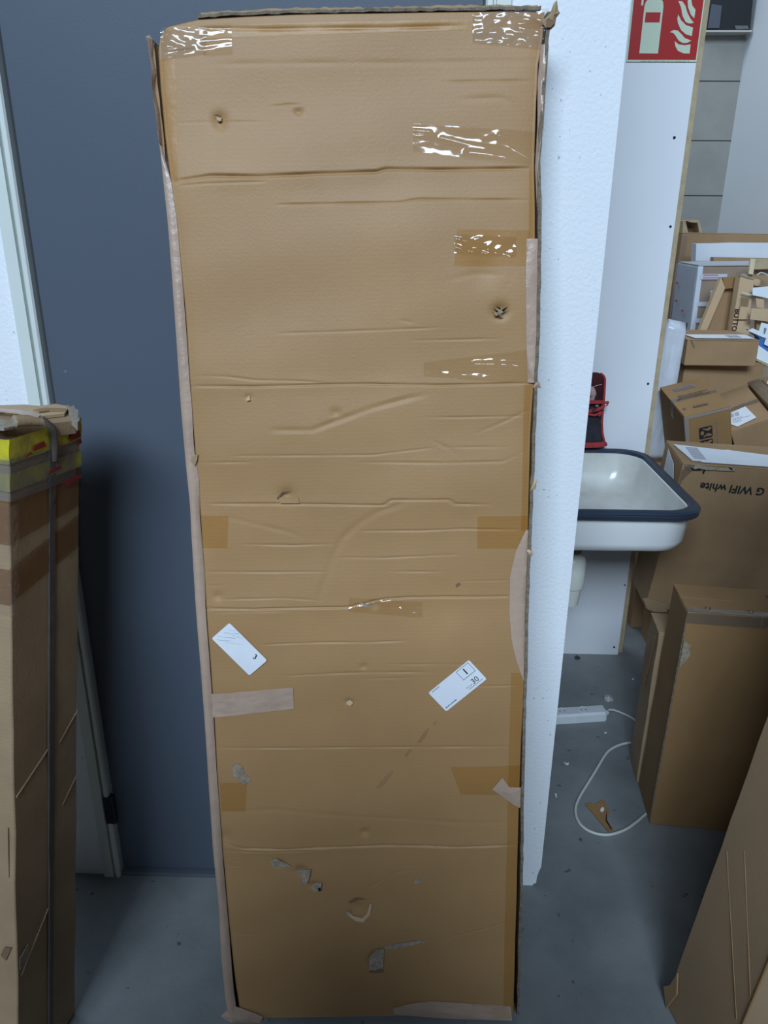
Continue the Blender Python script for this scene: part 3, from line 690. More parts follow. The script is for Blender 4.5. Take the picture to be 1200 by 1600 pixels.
def carton_box(name, label, P, rot, w, d, h, m, seed=0, amp=.002, flaps=True, group=None, anchor='top', cat='box', tape_m=None, tape_w=.05):
    R = Rm(*rot); P = Vector(P)
    O = P - R @ Vector((0, 0, h)) if anchor == 'top' else P
    M = R.to_4x4(); M.translation = O
    e = empty(name, M, label=label, cat=cat, group=group)
    if flaps:
        crumpled('body', w, d, h - .004, m, e, amp, seed)
        crumpled('flap', w, d / 2 - .0015, .0035, m, e, .0012, seed + 1, z0=h - .0035)
        crumpled('flap', w, d / 2 - .0015, .0035, m, e, .0012, seed + 2, z0=h - .0035, y0=d / 2 + .0015)
        if tape_m:
            crumpled('tape', w + .001, tape_w, .0008, tape_m, e, .0005, seed + 3, z0=h + .0010, y0=d / 2 - tape_w / 2, x0=-.0005)
            box('tape', -.0014, -.0006, d / 2 - tape_w / 2, d / 2 + tape_w / 2, h - .07, h, tape_m, e)
    else:
        crumpled('body', w, d, h, m, e, amp, seed)
    return e
def face(e, which, w, d, h, off=.0025):
    """drawing plane on a face of a carton; x to the viewer's right, y up (or back, on top)"""
    if which == 'front': return frame((0, -off, 0), (1, 0, 0), (0, 0, 1))
    if which == 'top': return frame((0, 0, h + off), (1, 0, 0), (0, 1, 0))
    if which == 'left': return frame((-off, d, 0), (0, -1, 0), (0, 0, 1))
    if which == 'right': return frame((w + off, 0, 0), (0, 1, 0), (0, 0, 1))

# --- tall box at the left edge, patched with yellow tape, crushed on top
lw, ld, lh = 0.30, 0.192, 1.297
R = Rm(-8.56, -7.07, 4.59); Pfr = Vector((-0.5863, -0.42, 1.3088)); Pfl = Pfr + R @ Vector((-lw, 0, 0))
Ml = R.to_4x4(); Ml.translation = Pfl - R @ Vector((0, 0, lh))
lb = empty('tall_box', Ml, label='tall narrow box with crushed top and yellow tape beside the grey door', cat='box')
crumpled('body', lw, ld, lh - .022, CARD_G, lb, .0025, 11)
def fold(name, pts, m, th=.004, jag=.0, seed=0):
    rnd = random.Random(seed); P = [Vector(p) + Vector((rnd.uniform(-jag, jag), rnd.uniform(-jag, jag), rnd.uniform(-jag, jag))) for p in pts]
    n = (P[1] - P[0]).cross(P[-1] - P[0]).normalized() * th
    return prism(name, P, n, m, lb)
Mli = Ml.inverted()
def ltop(px, py, z):
    o = Mli @ Vector(EYE); d = (Mli.to_3x3() @ Vector(ray(px, py))); p = o + d * ((z - o.z) / d.z); return p
def layer(name, pts, z, th, m, jag=.0015, seed=0, slope=0.0):
    rnd = random.Random(seed); P = []
    for (x, y) in pts:
        p = ltop(x, y, z); P.append(p + Vector((rnd.uniform(-jag, jag), rnd.uniform(-jag, jag), 0)))
    return prism(name, P, (0, 0, -th), m, lb)
layer('flap', [(-60, 668), (12, 669), (60, 664), (119, 657), (121, 645), (110, 636), (50, 640), (-60, 640)], lh - .008, .022, CARD_G, 0, 1)
layer('torn_layer', [(-40, 641), (10, 640), (36, 644), (62, 650), (100, 646), (105, 640), (104, 634), (86, 631), (60, 634), (40, 632), (-40, 634)], lh - .002, .005, CARD_P, .001, 2)
layer('torn_layer', [(52, 640), (70, 637), (104, 638), (104, 641), (78, 641), (60, 643)], lh + .001, .0025, CARD_B, .001, 3)
layer('torn_layer', [(103, 633), (107, 632), (110, 636), (114, 633), (118, 639), (122, 640), (124, 646), (122, 650), (124, 655), (121, 660), (118, 656), (112, 652), (108, 645), (106, 638)], lh, .014, TORN, .001, 4)
layer('torn_layer', [(-40, 638), (20, 643), (60, 651), (64, 648), (34, 641), (-40, 634)], lh + .004, .002, PINK, .0, 5)
layer('torn_layer', [(-30, 662), (2, 655), (14, 660), (22, 666), (6, 669), (-30, 668)], lh + .001, .004, TORN, .002, 6)
ra_ = [ltop(23, 658, lh + .006), ltop(42, 657, lh + .006), ltop(66, 660, lh + .002)]
tube('rolled_flap', ra_, [.0095, .009, .006], CARD_G, lb, 12)
dv = (ra_[0] - ra_[1]).normalized()
tube('rolled_flap_end', [ra_[0] + dv * .0005, ra_[0] + dv * .0015], [.0075, .006], TORN, lb, 12)
layer('torn_gap', [(36, 650), (68, 656), (68, 661), (40, 659)], lh - .0068, .001, INNER, 0, 7)
def wrap_band(name, z0, z1, m, off, seed, amp=.0015, tilt=0.0, y1=None, zr=None):
    """strip that runs round the front and the right-hand side"""
    V = []; F = []; y1 = ld if y1 is None else y1
    path = [(x, -off) for x in np.linspace(-.002, lw, 14)] + [(lw + off, y) for y in np.linspace(-off, y1, 12)]
    nz = 6
    for i, (x, y) in enumerate(path):
        for k in range(nz + 1):
            z = z0 + (z1 - z0) * k / nz + tilt * max(0, i - 13) / 12
            nn = amp * (noise.noise(Vector((x * 40, y * 40 + seed, z * 60))) + .3)
            on_front = i < 14
            V.append((x if on_front else x + max(nn, -.0004), y - max(nn, -.0004) if on_front else y, z))
    for i in range(len(path) - 1):
        for k in range(nz):
            a = i * (nz + 1) + k; F.append((a, a + nz + 1, a + nz + 2, a + 1))
    return new_obj(name, V, F, m, lb, True, 60)
YEL = mat('yellow_tape', (0.66, 0.58, 0.02), 0.25, 0.0, 20.0, col2=(0.30, 0.24, 0.06), bump=0.4, bscale=60, spec=0.6)
YEL2 = mat('worn_yellow_tape', (0.50, 0.43, 0.04), 0.35, 0.0, 26.0, col2=(0.26, 0.22, 0.13), bump=0.4, bscale=60)
RED = mat('red_print', (0.33, 0.03, 0.03), 0.5, 0.3, 60.0)
BRT = mat('brown_tape', (0.24, 0.135, 0.075), 0.35, 0.15, 30.0, bump=0.3, bscale=50, spec=0.5)
film('brown_tape_film', (0.76, 0.66, 0.58), 0.015, 0.25, 40, .4)
GTAPE = mat('grey_strapping', (0.12, 0.095, 0.08), 0.5, 0.2, 50.0, bump=0.2, bscale=60)
wrap_band('tape', lh - .058, lh - .020, YEL, .0035, 1, tilt=.012)
wrap_band('tape', lh - .100, lh - .072, YEL2, .0035, 2, tilt=.006)
wrap_band('tape', lh - .115, lh - .050, film('grey_film', (0.80, 0.80, 0.82), 0.02, 0.3, 40, 0.4, 0.20, (0.30, 0.30, 0.31)), .0055, 3, .002, tilt=.004, y1=ld - .02)
wrap_band('tape', lh - .185, lh - .115, MATS['brown_tape_film'], .003, 4, tilt=.02)
wrap_band('tape', lh - .285, lh - .225, MATS['brown_tape_film'], .003, 5, tilt=.045)
Mr = face(lb, 'right', lw, ld, lh, .0062)
for (a, b, c, d) in ((.05, .085, lh - .046, lh - .036), (.15, .186, lh - .044, lh - .032), (.172, .19, lh - .056, lh - .047), (.13, .19, lh - .118, lh - .110), (.03, .05, lh - .052, lh - .048), (.09, .13, lh - .090, lh - .084)):
    plate('red_print', [(a, c), (b, c + .004), (b - .004, d + .003), (a + .006, d)], Mr, .0004, RED, lb)
# strap down the right-hand side, long creases
V = []; F = []; n = 70
for i in range(n + 1):
    z = .02 + (lh - .05) * i / n; y = .098 + .010 * (i / n) + .0015 * noise.noise(Vector((z * 9, 3, 1))); yw = .010 if z > .45 else .008
    o_ = .0038 + .0016 * abs(noise.noise(Vector((z * 25, 8, 2))))
    V += [(lw + .001, y - yw, z), (lw + o_, y - yw * .8, z), (lw + o_, y + yw * .8, z), (lw + .001, y + yw, z)]
for i in range(n):
    for k in range(3): F.append((i * 4 + k, i * 4 + 4 + k, i * 4 + 5 + k, i * 4 + 1 + k))
new_obj('strap', V, F, GTAPE, lb, True, 50)
tube('tape_tail', [ltop(66, 652, lh + .004), Vector((lw + .008, .10, lh - .014)), Vector((lw + .0075, .106, lh - .04)), Vector((lw + .006, .108, lh - .07))], [.003, .006, .007, .005], GTAPE, lb, 8)
def crease_bar(y0, z0, y1, z1): tube('crease', [(lw + .0012, y0, z0), (lw + .0012, y1, z1)], .0016, CARD_G, lb, 6)
crease_bar(.004, .66, .10, .70); crease_bar(.13, .69, .19, .725); crease_bar(.14, .55, .19, .585); crease_bar(.01, .28, .10, .36)
tube('crease', [(lw - .012, -.0018, .60), (lw - .012, -.0022, .55), (lw - .012, -.0018, .50)], .0012, CARD_G, lb, 6)
prism('torn_spot', [(lw - .03, -.003, .33), (lw - .022, -.003, .35), (lw - .008, -.003, .352), (lw - .02, -.003, .32)], (0, -.0006, 0), INNER, lb)
prism('torn_spot', [(lw + .003, .004, .30), (lw + .003, .03, .31), (lw + .003, .028, .335), (lw + .003, .002, .325)], (.0006, 0, 0), TORN, lb)
patch_l = film('shiny_edge_tape', (0.97, 0.96, 0.94), 0.05, 0.08, 60, 0.6, 0.03)
wrap_band('tape', lh - .30, lh - .12, patch_l, .006, 6, .004, y1=.012)

# --- leaning box in the lower right corner
W0 = Vector((0.628, -0.50, 0.001)); R = Rm(10, 0, 7.4)
Mw = R.to_4x4(); Mw.translation = W0
ww, wd, wh = 0.46, 0.196, 1.62
wb_ = empty('leaning_box', Mw, label='plain brown carton standing tilted in the near right corner', cat='box')
crumpled('body', ww, wd, wh, mat('cardboard_plain', (0.37, 0.245, 0.14), 0.75, 0.1, 5.0, bump=0.12, bscale=200, wave=0.05, wscale=900), wb_, .002, 21)
Mf = face(wb_, 'left', ww, wd, wh, .0005)
for a, b in (((.06, .48), (.19, .26)), ((.02, .44), (.18, .19))):
    tube('crease', [Mf @ Vector((a[0], a[1], .0002)), Mf @ Vector((b[0], b[1], .0002))], .0008, CARD_B, wb_, 6)
crumpled('flap', ww, wd / 2 - .0015, .0035, MATS['cardboard_plain'], wb_, .0012, 22, z0=wh + .001)
crumpled('flap', ww, wd / 2 - .0015, .0035, MATS['cardboard_plain'], wb_, .0012, 23, z0=wh + .001, y0=wd / 2 + .0015)
plate('torn_corner', [(-.012, .03), (.004, .055), (.012, .10), (.03, .06), (.02, .02), (.016, .0)], face(wb_, 'left', ww, wd, wh, .003), .003, CARD_B, wb_)
tube('corner_tape', [(-.0005, 0, .02), (-.0005, -.0005, .5), (-.0005, 0, .97)], .0022, CARD_O, wb_, 6)

# --- dark upright box and the one behind it
aw, ad, ah = 0.50, 0.162, 0.679
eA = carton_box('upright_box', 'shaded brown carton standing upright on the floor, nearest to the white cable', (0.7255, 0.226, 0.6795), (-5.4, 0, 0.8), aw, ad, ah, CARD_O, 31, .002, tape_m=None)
Mt = face(eA, 'top', aw, ad, ah, .002)
plate('dark_window', [(.245, .075), (.34, .070), (.34, .12), (.225, .125)], Mt, .0006, INNER, eA)
for x in (.045, .15): joined_plates('printed_mark', [[(x, .02), (x + .004, .02), (x + .009, .032), (x + .005, .032)], [(x + .010, .018), (x + .014, .018), (x + .019, .030), (x + .015, .030)]], Mt, .0004, RED, eA)
crumpled('tape', aw, .024, .001, film('dull_tape', (0.85, 0.82, 0.76), 0.06, 0.15, 60, .6, .10, (.5, .48, .44)), eA, .0008, 33, z0=ah + .001, y0=0)
crumpled('tape', aw, .001, .03, MATS['dull_tape'], eA, .0006, 34, z0=ah - .03, y0=-.0035)
Mf = face(eA, 'front', aw, ad, ah, .0036)
plate('torn_spot', [(.002, .60), (.022, .585), (.018, .575), (.024, .56), (.014, .535), (.004, .520), (.002, .525)], Mf, .0005, TORNG, eA)
tube('corner_edge', [(-.0008, -.0008, .02), (-.0008, -.0012, .35), (-.0008, -.0008, .66)], .0022, EDGE, eA, 6)
bw, bd, bh = .46, .118, .520
eB = carton_box('thin_box', 'thin carton wedged behind the shaded upright carton', (0.728, 0.4, bh), (-5.4, 0, 0), bw, bd, bh, CARD_G, 41, .003)
Mlf = face(eB, 'left', bw, bd, bh, .004)
plate('scuff', [(.03, .30), (.06, .42), (.10, .50), (.085, .40), (.06, .30)], Mlf, .0005, CARD_B, eB)

# --- box base hidden low behind, carrying the next one
eD = carton_box('low_box', 'low dark carton on the floor under the carton printed WIFI white', (1.0, 0.94, 0.280), (0, 0, 0), .55, .38, .280, CARD_B, 51, .002)
cw_, cd2, ch_ = .60, .19, .565
eC = carton_box('printed_box', 'brown carton with upside down WIFI white print and torn top edge', (0.8969, 0.86, 0.8760), (-0.5, 7.3, 3.0), cw_, cd2, ch_, CARD_B, 61, .002)
Mf = face(eC, 'front', cw_, cd2, ch_, .0042)
text_mesh('printed_text', 'G WIFI white', .038, Mf @ Matrix.Translation((.070, ch_ - .072, 0)) @ Matrix.Rotation(math.pi, 4, 'Z') @ Matrix.Rotation(math.radians(-1.5), 4, 'Z'), INK, eC, True, 'RIGHT')
Mt = face(eC, 'top', cw_, cd2, ch_, .0035)
lab = plate('shipping_label', [(.035, .018), (.06, .020), (.064, .012), (.34, .008), (.36, .10), (.205, .126), (.19, .132), (.17, .127), (.012, .15)], Mt, .0007, PAPER, eC)
joined_plates('barcode', [rect2(.045, .085, y, y + .0035) for y in np.arange(.035, .13, .0075)], Mt @ Matrix.Translation((0, 0, .0008)), .0002, INKG, lab)
Mlf = face(eC, 'left', cw_, cd2, ch_, .0045)
lab = plate('side_label', [(.05, ch_ - .01), (.125, ch_ - .03), (.165, ch_ - .085), (.165, ch_ - .15), (.06, ch_ - .14)], Mlf, .0007, PAPER, eC)
joined_plates('barcode', bars(.08, .14, ch_ - .12, ch_ - .08, 4, 12), Mlf @ Matrix.Translation((0, 0, .0008)), .0002, INKG, lab)
Mf2 = face(eC, 'front', cw_, cd2, ch_, .005)
for pts in ([(.004, ch_ - .004), (.03, ch_ + .002), (.10, ch_ - .004), (.105, ch_ - .012), (.06, ch_ - .016), (.02, ch_ - .018)],
            [(.10, ch_ - .006), (.17, ch_ - .004), (.165, ch_ - .012), (.11, ch_ - .014)]):
    plate('torn_spot', pts, Mf2, .002, TORN, eC)
for pts in ([(.018, ch_ - .008), (.04, ch_ - .014), (.05, ch_ - .010), (.07, ch_ - .013), (.05, ch_ - .016), (.03, ch_ - .017)],
            [(.066, ch_ - .012), (.072, ch_ - .012), (.070, ch_ - .028), (.066, ch_ - .024)], [(.14, ch_ + .001), (.155, ch_ - .003), (.158, ch_ - .009), (.15, ch_ - .007)]):
    plate('torn_hole', pts, frame((0, -.0075, 0), (1, 0, 0), (0, 0, 1)), .0004, BLACK, eC)
plate('corner_tape', [(-.001, ch_ - .02), (.012, ch_ + .001), (.035, ch_ + .001), (.03, ch_ - .02), (.008, ch_ - .055), (-.001, ch_ - .12)], frame((0, -.0072, 0), (1, 0, 0), (0, 0, 1)), .0006, MATS['dull_tape'], eC)
plate('torn_flap', [(-.02, .045), (-.004, .05), (.07, .03), (.075, -.002), (.03, -.006), (.004, .004)], frame((0, -.006, 0), (1, 0, 0), (0, 0, 1)), .004, CARD_G, eC)

# --- base carton at the back, then the jumble on top of it
eE = carton_box('base_box', 'large dark carton on the floor at the bottom of the far stack', (0.97, 1.36, .645), (0, 0, 0), 1.04, .70, .645, CARD_B, 71, .002)
fw, fd, fh = .165, .29, .27
eF = carton_box('care_icon_box', 'tilted carton with black handling symbols on its front', (1.0226, 1.25, 0.9347), (1.6, 9.7, -15.2), fw, fd, fh, CARD_O, 81, .0015, tape_m=MATS['dull_tape'], tape_w=.03)
Mf = face(eF, 'front', fw, fd, fh, .0036)
def icon(x, z, s):
    ic = plate('handling_symbol', rrect2(x, x + s, z - s, z, s * .12), Mf, .0004, INK, eF)
    M2 = Mf @ Matrix.Translation((0, 0, .0005)); g = lambda a, b: (x + a * s, z - s + b * s)
    hexp = [g(.22 + .15 * math.cos(k * math.pi / 3) , .50 + .19 * math.sin(k * math.pi / 3)) for k in range(6)]
    h1 = [g(.30, .90), g(.55, .80), g(.70, .88), g(.92, .90), g(.92, .74), g(.74, .64), g(.60, .62), g(.44, .74), g(.30, .80)]
    h2 = [g(.30, .10), g(.30, .20), g(.46, .28), g(.60, .40), g(.74, .36), g(.92, .28), g(.92, .12), g(.70, .14), g(.52, .18)]
    joined_plates('symbol_cutout', [hexp, h1, h2], M2, .0003, CARD_O, ic)
icon(.048, fh - .058, .047); icon(.048, fh - .112, .047)
joined_plates('printed_lines', [rect2(.112, .115, z, z + .010) for z in np.arange(fh - .15, fh - .055, .0135)], Mf, .0003, INKG, eF)
Mt = face(eF, 'top', fw, fd, fh, .003)
joined_plates('barcode', bars(.035, .115, .215, .245, 9, 14), Mt, .0003, INKG, eF)
joined_plates('printed_lines', dashes(.03, .15, .135, .175, 3, 2) + dashes(.05, .15, .045, .062, 1, 3, .8), Mt, .0003, mat('faded_ink', (.13, .085, .05), .7), eF)
joined_plates('printed_mark', [rect2(.012, .024, .05, .052), rect2(.012, .024, .057, .059), rect2(.018, .030, .135, .137), rect2(.018, .030, .142, .144)], Mt, .0003, INK, eF)
plate('tape', [(-.004, .03), (-.004, fh), (fw, fh), (fw, fh - .010), (.012, fh - .012), (.008, .03)], frame((0, -.0045, 0), (1, 0, 0), (0, 0, 1)), .0006, WRAP, eF)
gw, gd, gh = .150, .31, .20
eG = carton_box('labelled_box', 'tilted carton with a square white address label, right of the handling symbols', (1.2196, 1.3, 0.8693), (-3.2, 10.9, -24.1), gw, gd, gh, CARD_B, 91, .0015, tape_m=MATS['dull_tape'], tape_w=.03)
Mt = face(eG, 'top', gw, gd, gh, .003)
Ml_ = Mt @ Matrix.Translation((.012, .105, 0)) @ Matrix.Rotation(math.radians(-8), 4, 'Z')
lab = plate('shipping_label', [(0, -.045), (.03, -.09), (.10, -.06), (.078, .045), (.005, .02)], Ml_, .0006, PAPER, eG)
joined_plates('barcode', bars(.018, .05, -.012, .018, 6, 9) , Ml_ @ Matrix.Translation((0, 0, .0007)), .0002, INKG, lab)
joined_plates('printed_lines', dashes(.02, .085, -.06, -.02, 4, 8), Ml_ @ Matrix.Translation((0, 0, .0007)), .0002, INKG, lab)
eH = carton_box('taped_box', 'carton wound with clear tape at the right frame edge, behind the labelled one', (1.352, 1.30, 0.962), (-5.5, 6, -22.6), .22, .30, .16, CARD_B, 101, .003, tape_m=None)
Mt = face(eH, 'top', .22, .30, .16, .003)
crumpled('tape', .045, .30, .0015, MATS['dull_tape'], eH, .002, 103, z0=.1625, x0=0)
plate('shipping_label', [(.05, .22), (.10, .14), (.16, .14), (.16, .27), (.08, .28)], Mt, .0006, PAPER, eH)
plate('torn_hole', [(.045, .27), (.052, .27), (.058, .12), (.05, .13)], Mt, .0006, INNER, eH)
eJ = carton_box('support_box', 'brown carton directly beneath the long carton with a paper strip', (1.145, 1.66, 1.055), (0, 0, 0), .32, .42, .405, CARD_B, 111, .002)
iw, id_, ih = .276, .30, .102
eI = carton_box('long_box', 'long low carton with a white paper strip along its top', (1.1195, 1.6, 1.162), (-3, 0, -.5), iw, id_, ih, CARD_B, 121, .0015)
Mt = face(eI, 'top', iw, id_, ih, .003)
lab = plate('paper_strip', [(.035, .022), (iw - .012, .018), (iw - .01, .135), (.02, .125)], Mt, .0006, PAPER, eI)
joined_plates('barcode', bars(.175, .225, .04, .11, 3, 12), Mt @ Matrix.Translation((0, 0, .0007)), .0002, INKG, lab)
tube('tape_tail', [(.012, -.004, ih), (.02, -.006, ih - .012), (.028, -.008, ih - .028)], .003, MATS['dull_tape'], eI, 6)
# white plastic parcel standing left of it
def pillow(name, pts, th, m, seed, label, cat, group=None, folds=()):
    """soft flat parcel; outline in 3-D, one plane facing the room"""
    P = [Vector(p) for p in pts]; n = 16; V = []; F = []
    bk = Vector((0, 1, 0))
    base_ = sum(P, Vector()) / 4; base_.z = min(p.z for p in P)
    for side in (0, 1):
        for i in range(n + 1):
            for j in range(n + 1):
                s, t = i / n, j / n
                p = P[0] * (1 - s) * (1 - t) + P[1] * s * (1 - t) + P[2] * s * t + P[3] * (1 - s) * t
                b = (4 * s * (1 - s)) ** .4 * (4 * t * (1 - t)) ** .4 if 0 < i < n and 0 < j < n else 0.0
                q = th * .5 * b * (1 + .35 * noise.noise(Vector((s * 6 + seed, t * 9, side * 5))))
                for (ft, fa) in folds: q -= fa * math.exp(-((t - ft) / .03) ** 2) * b
                p = p + bk * (th * .5 + (q if side else -q)); V.append(p - base_)
    for side in (0, 1):
        o = side * (n + 1) ** 2
        for i in range(n):
            for j in range(n):
                a = o + i * (n + 1) + j; F.append((a, a + n + 1, a + n + 2, a + 1))
    me_o = new_obj(name, V, F, m, None, True, 80)
    bm = bmesh.new(); bm.from_mesh(me_o.data); bmesh.ops.remove_doubles(bm, verts=bm.verts, dist=1e-5); bmesh.ops.recalc_face_normals(bm, faces=bm.faces); bm.to_mesh(me_o.data); bm.free()
    me_o.location = base_; return tag(me_o, label, cat, group)
PLAS = mat('white_plastic_bag', (0.66, 0.70, 0.76), 0.3, 0.08, 20, bump=.5, bscale=30, spec=.5)
q = [onY(1046, 499, 1.57), onY(1078, 506, 1.57), onY(1064, 585, 1.57), onY(1028, 585, 1.57)]
for i, k in ((2, 1), (3, 0)):
    dq = q[i] - q[k]; q[i] = q[k] + dq * ((.66 - q[k][2]) / dq[2])
pillow('plastic_parcel', [q[0], q[1], q[2], q[3]], .05, PLAS, 3, 'soft white plastic parcel standing against the pine stud', 'parcel', folds=((.10, .010), (.15, .008), (.22, .006)))

# --- wrapped box with red tape marks behind
Lw, Ld, Lh = .50, .30, .78
eL = carton_box('wrapped_box', 'brown carton in clear wrap, white on its left side, with red printed tape', (1.3188, 2.12, 1.4116), (-2.0, 0, -1.0), Lw, Ld, Lh, CARD_B, 131, .0015, flaps=False)
FOAM = mat('white_foam_board', (0.70, 0.74, 0.80), 0.45, 0.06, 10.0, bump=.2, bscale=30)
box('foam_side', -.014, -.003, -.004, Ld, .0, Lh, FOAM, eL, .002)
box('foam_edge', -.014, .008, -.010, -.004, .0, Lh, mat('foam_edge', (.82, .85, .9), .5), eL, .002)
box('grey_top_sheet', -.014, Lw, -.008, Ld, Lh + .002, Lh + .006, mat('grey_sheet', (.45, .46, .50), .5), eL)
crumpled('plastic_wrap', Lw + .028, Ld + .026, Lh - .004, WRAP, eL, .005, 133, x0=-.022, y0=-.018, step=.02)
Mf = face(eL, 'front', Lw, Ld, Lh, .014)
RT = mat('red_tape', (0.62, 0.16, 0.18), .4); WT = mat('white_tape', (.72, .74, .80), .4)
plate('tape', rect2(.0, .115, Lh - .055, Lh - .032), Mf, .0006, WT, eL)
plate('tape_print', rect2(.01, .075, Lh - .051, Lh - .046), Mf @ Matrix.Translation((0, 0, .0008)), .0003, RT, eL)
plate('tape_print', rect2(.01, .075, Lh - .040, Lh - .035), Mf @ Matrix.Translation((0, 0, .0008)), .0003, RT, eL)
plate('tape', rect2(.0, .09, Lh - .172, Lh - .152), Mf, .0006, WT, eL)
plate('tape_print', rect2(.055, .07, Lh - .168, Lh - .158), Mf @ Matrix.Translation((0, 0, .0008)), .0003, RT, eL)
plate('tape', rect2(.0, .06, Lh - .245, Lh - .225), Mf, .0006, WT, eL)
lab = plate('shipping_label', rect2(.052, .072, Lh - .148, Lh - .103), Mf, .0006, PAPER, eL)
joined_plates('barcode', [rect2(.056, .068, z, z + .002) for z in np.arange(Lh - .140, Lh - .112, .004)], Mf @ Matrix.Translation((0, 0, .0008)), .0002, INKG, lab)
Mlf = face(eL, 'left', Lw, Ld, Lh, .024)
for (y, z) in ((.04, Lh - .085), (.06, Lh - .165), (.17, Lh - .20)): plate('tape_print', rect2(y, y + .04, z - .010, z), Mlf, .0005, RT, eL)

# --- open carton tipped against it
def yprism(name, pts, Y, depth, m, parent=None, label=None, cat=None, group=None):
    """thing whose outline was measured at distance Y; real size there, real depth behind it"""
    P = [onY(x, y, Y) for x, y in pts]
    if parent is None:
        b = np.mean(P, 0); b[2] = min(p[2] for p in P)
        o = prism(name, [p - b for p in P], (0, depth, 0), m); o.location = b
        return tag(o, label, cat, group)
    o = prism(name, [np.array(parent.matrix_world.inverted() @ Vector(p)) for p in P], (0, depth, 0), m, parent); return o
def ybase(name, px, py, Y, label, cat, group=None):
    p = onY(px, py, Y); M = Matrix.Translation(Vector(p)); return empty(name, M, label=label, cat=cat, group=group)
eM = ybase('open_carton', 1115, 522, 1.93, 'open brown carton tipped sideways before the wrapped one, dark inside', 'box')
yprism('inner_face', [(1133, 452), (1160, 449), (1160, 524), (1098, 524)], 1.965, .004, CARD_B, eM)
yprism('side_wall', [(1127, 433), (1133, 450), (1101, 524), (1090, 524)], 1.925, .03, CARD_P, eM)
yprism('top_wall', [(1129, 434), (1160, 432), (1160, 449), (1133, 451)], 1.93, .03, CARD_O, eM)
yprism('back_wall', [(1129, 434), (1166, 432), (1166, 524), (1096, 524)], 2.0, .006, CARD_B, eM)
eN = ybase('bottom_print_carton', 1155, 524, 1.86, 'torn tan carton with vertical BOTTOM print, right of the open carton', 'box')
yprism('body', [(1157, 431), (1179, 435), (1174, 470), (1170, 524), (1142, 524), (1150, 474)], 1.86, .05, CARD_P, eN)
yprism('torn_top', [(1157, 431), (1164, 427), (1170, 432), (1177, 433), (1178, 437), (1166, 434)], 1.855, .02, TORN, eN)
yprism('side_flap', [(1157, 479), (1170, 480), (1168, 499), (1154, 499)], 1.845, .01, CARD_P, eN)
yprism('clear_tape', [(1158, 462), (1172, 463), (1169, 479), (1157, 478)], 1.842, .001, MATS['dull_tape'], eN)
ra, rb_ = onY(1151, 480, 1.856), onY(1143.5, 524, 1.856)
Mx = frame(eN.matrix_world.inverted() @ Vector(ra), Vector(rb_) - Vector(ra), (Vector(rb_) - Vector(ra)).cross(Vector((0, 1, 0))))
text_mesh('printed_text', 'BOTTOM', .030, Mx @ Matrix.Translation((.006, .004, .001)) @ Matrix.Scale(.9, 4, (1, 0, 0)), INK, eN, True, 'LEFT')
tube('cord', [eN.matrix_world.inverted() @ Vector(onY(*p, 1.84)) for p in ((1159, 457), (1166, 459), (1174, 461), (1182, 462), (1196, 466))], .0022, mat('white_cord', (.8, .8, .8), .5), eN, 6)
# pieces at the right frame edge
WB = mat('white_box_print', (0.80, 0.86, 0.90), .5, .05, 12); BLUE = mat('blue_print', (0.06, 0.16, 0.42), .5)
eP = ybase('white_carton', 1192, 572, 1.80, 'white carton with a blue band at the right frame edge, lying on a batten', 'box')
yprism('body', [(1183, 538), (1206, 554), (1206, 571), (1182, 560)], 1.74, .08, WB, eP)
yprism('blue_band', [(1172, 516), (1190, 528), (1206, 534), (1206, 556), (1184, 540), (1187, 528)], 1.77, .05, BLUE, eP)
yprism('label', [(1169, 517), (1176, 513), (1186, 517), (1190, 504), (1206, 508), (1206, 530), (1192, 527)], 1.765, .004, WB, eP)
yprism('label', [(1194, 538), (1197, 529), (1206, 528), (1206, 544)], 1.755, .004, WB, eP)
joined = [[tuple(onY(x, y, 1.764) - np.array(eP.location)) for x, y in r] for r in ([(1194, 512), (1198, 513), (1195, 522), (1193, 521)],)]
prism('printed_mark', joined[0], (0, -.001, 0), INKG, eP)
yprism('pine_batten', [(1182, 560), (1206, 571), (1206, 576), (1182, 563.5)], 1.72, .30, STUD, None, 'thin pine batten under the white and blue carton', 'batten')
eQ = ybase('flat_carton', 1188, 502, 1.83, 'flattened pale carton panel below the white sheet at the right edge', 'box')
yprism('panel', [(1174, 482), (1206, 483), (1206, 503), (1172, 499)], 1.80, .006, CARD_P, eQ)
yprism('panel', [(1181, 466), (1194, 468), (1194, 482), (1182, 480)], 1.83, .006, CARD_P, eQ)
yprism('panel', [(1182, 500), (1206, 504), (1206, 540), (1182, 526)], 1.84, .02, CARD_G, eQ)
yprism('white_sheet', [(1176, 450), (1206, 447), (1206, 468), (1192, 464), (1176, 461)], 1.82, .006, WB, None, 'bright white sheet at the right frame edge above the pale panels', 'sheet')
eR = ybase('pine_beam', 1185, 432, 1.95, 'square pine beam with pale sawn end lying across the far boxes', 'beam')
yprism('sawn_end', [(1173, 404), (1180, 405), (1177, 429), (1170, 428)], 1.92, .012, mat('sawn_pine', (.72, .62, .40), .7, .1, 20), eR)
yprism('beam', [(1180, 405), (1215, 406), (1215, 420), (1178, 421)], 1.925, .05, STUD, eR)
box_m = np.array(eR.location)
yprism('support_block', [(1176, 421), (1215, 420), (1215, 450), (1174, 446)], 1.97, .03, CARD_G, eR)
tube('cable', [onY(*p, 1.90) - box_m for p in ((1183, 430), (1188, 426), (1194, 427), (1200, 431), (1206, 437))], .003, mat('grey_cable', (.6, .6, .62), .5), eR, 6)
lathe('tape_roll', [(.012, 0), (.014, .001), (.014, .012), (.012, .013)], (0, 0), CARD_P, eR, 16).data.transform(Matrix.Translation(Vector(onY(1181, 441, 1.89) - box_m)) @ Matrix.Rotation(math.radians(90), 4, 'X'))
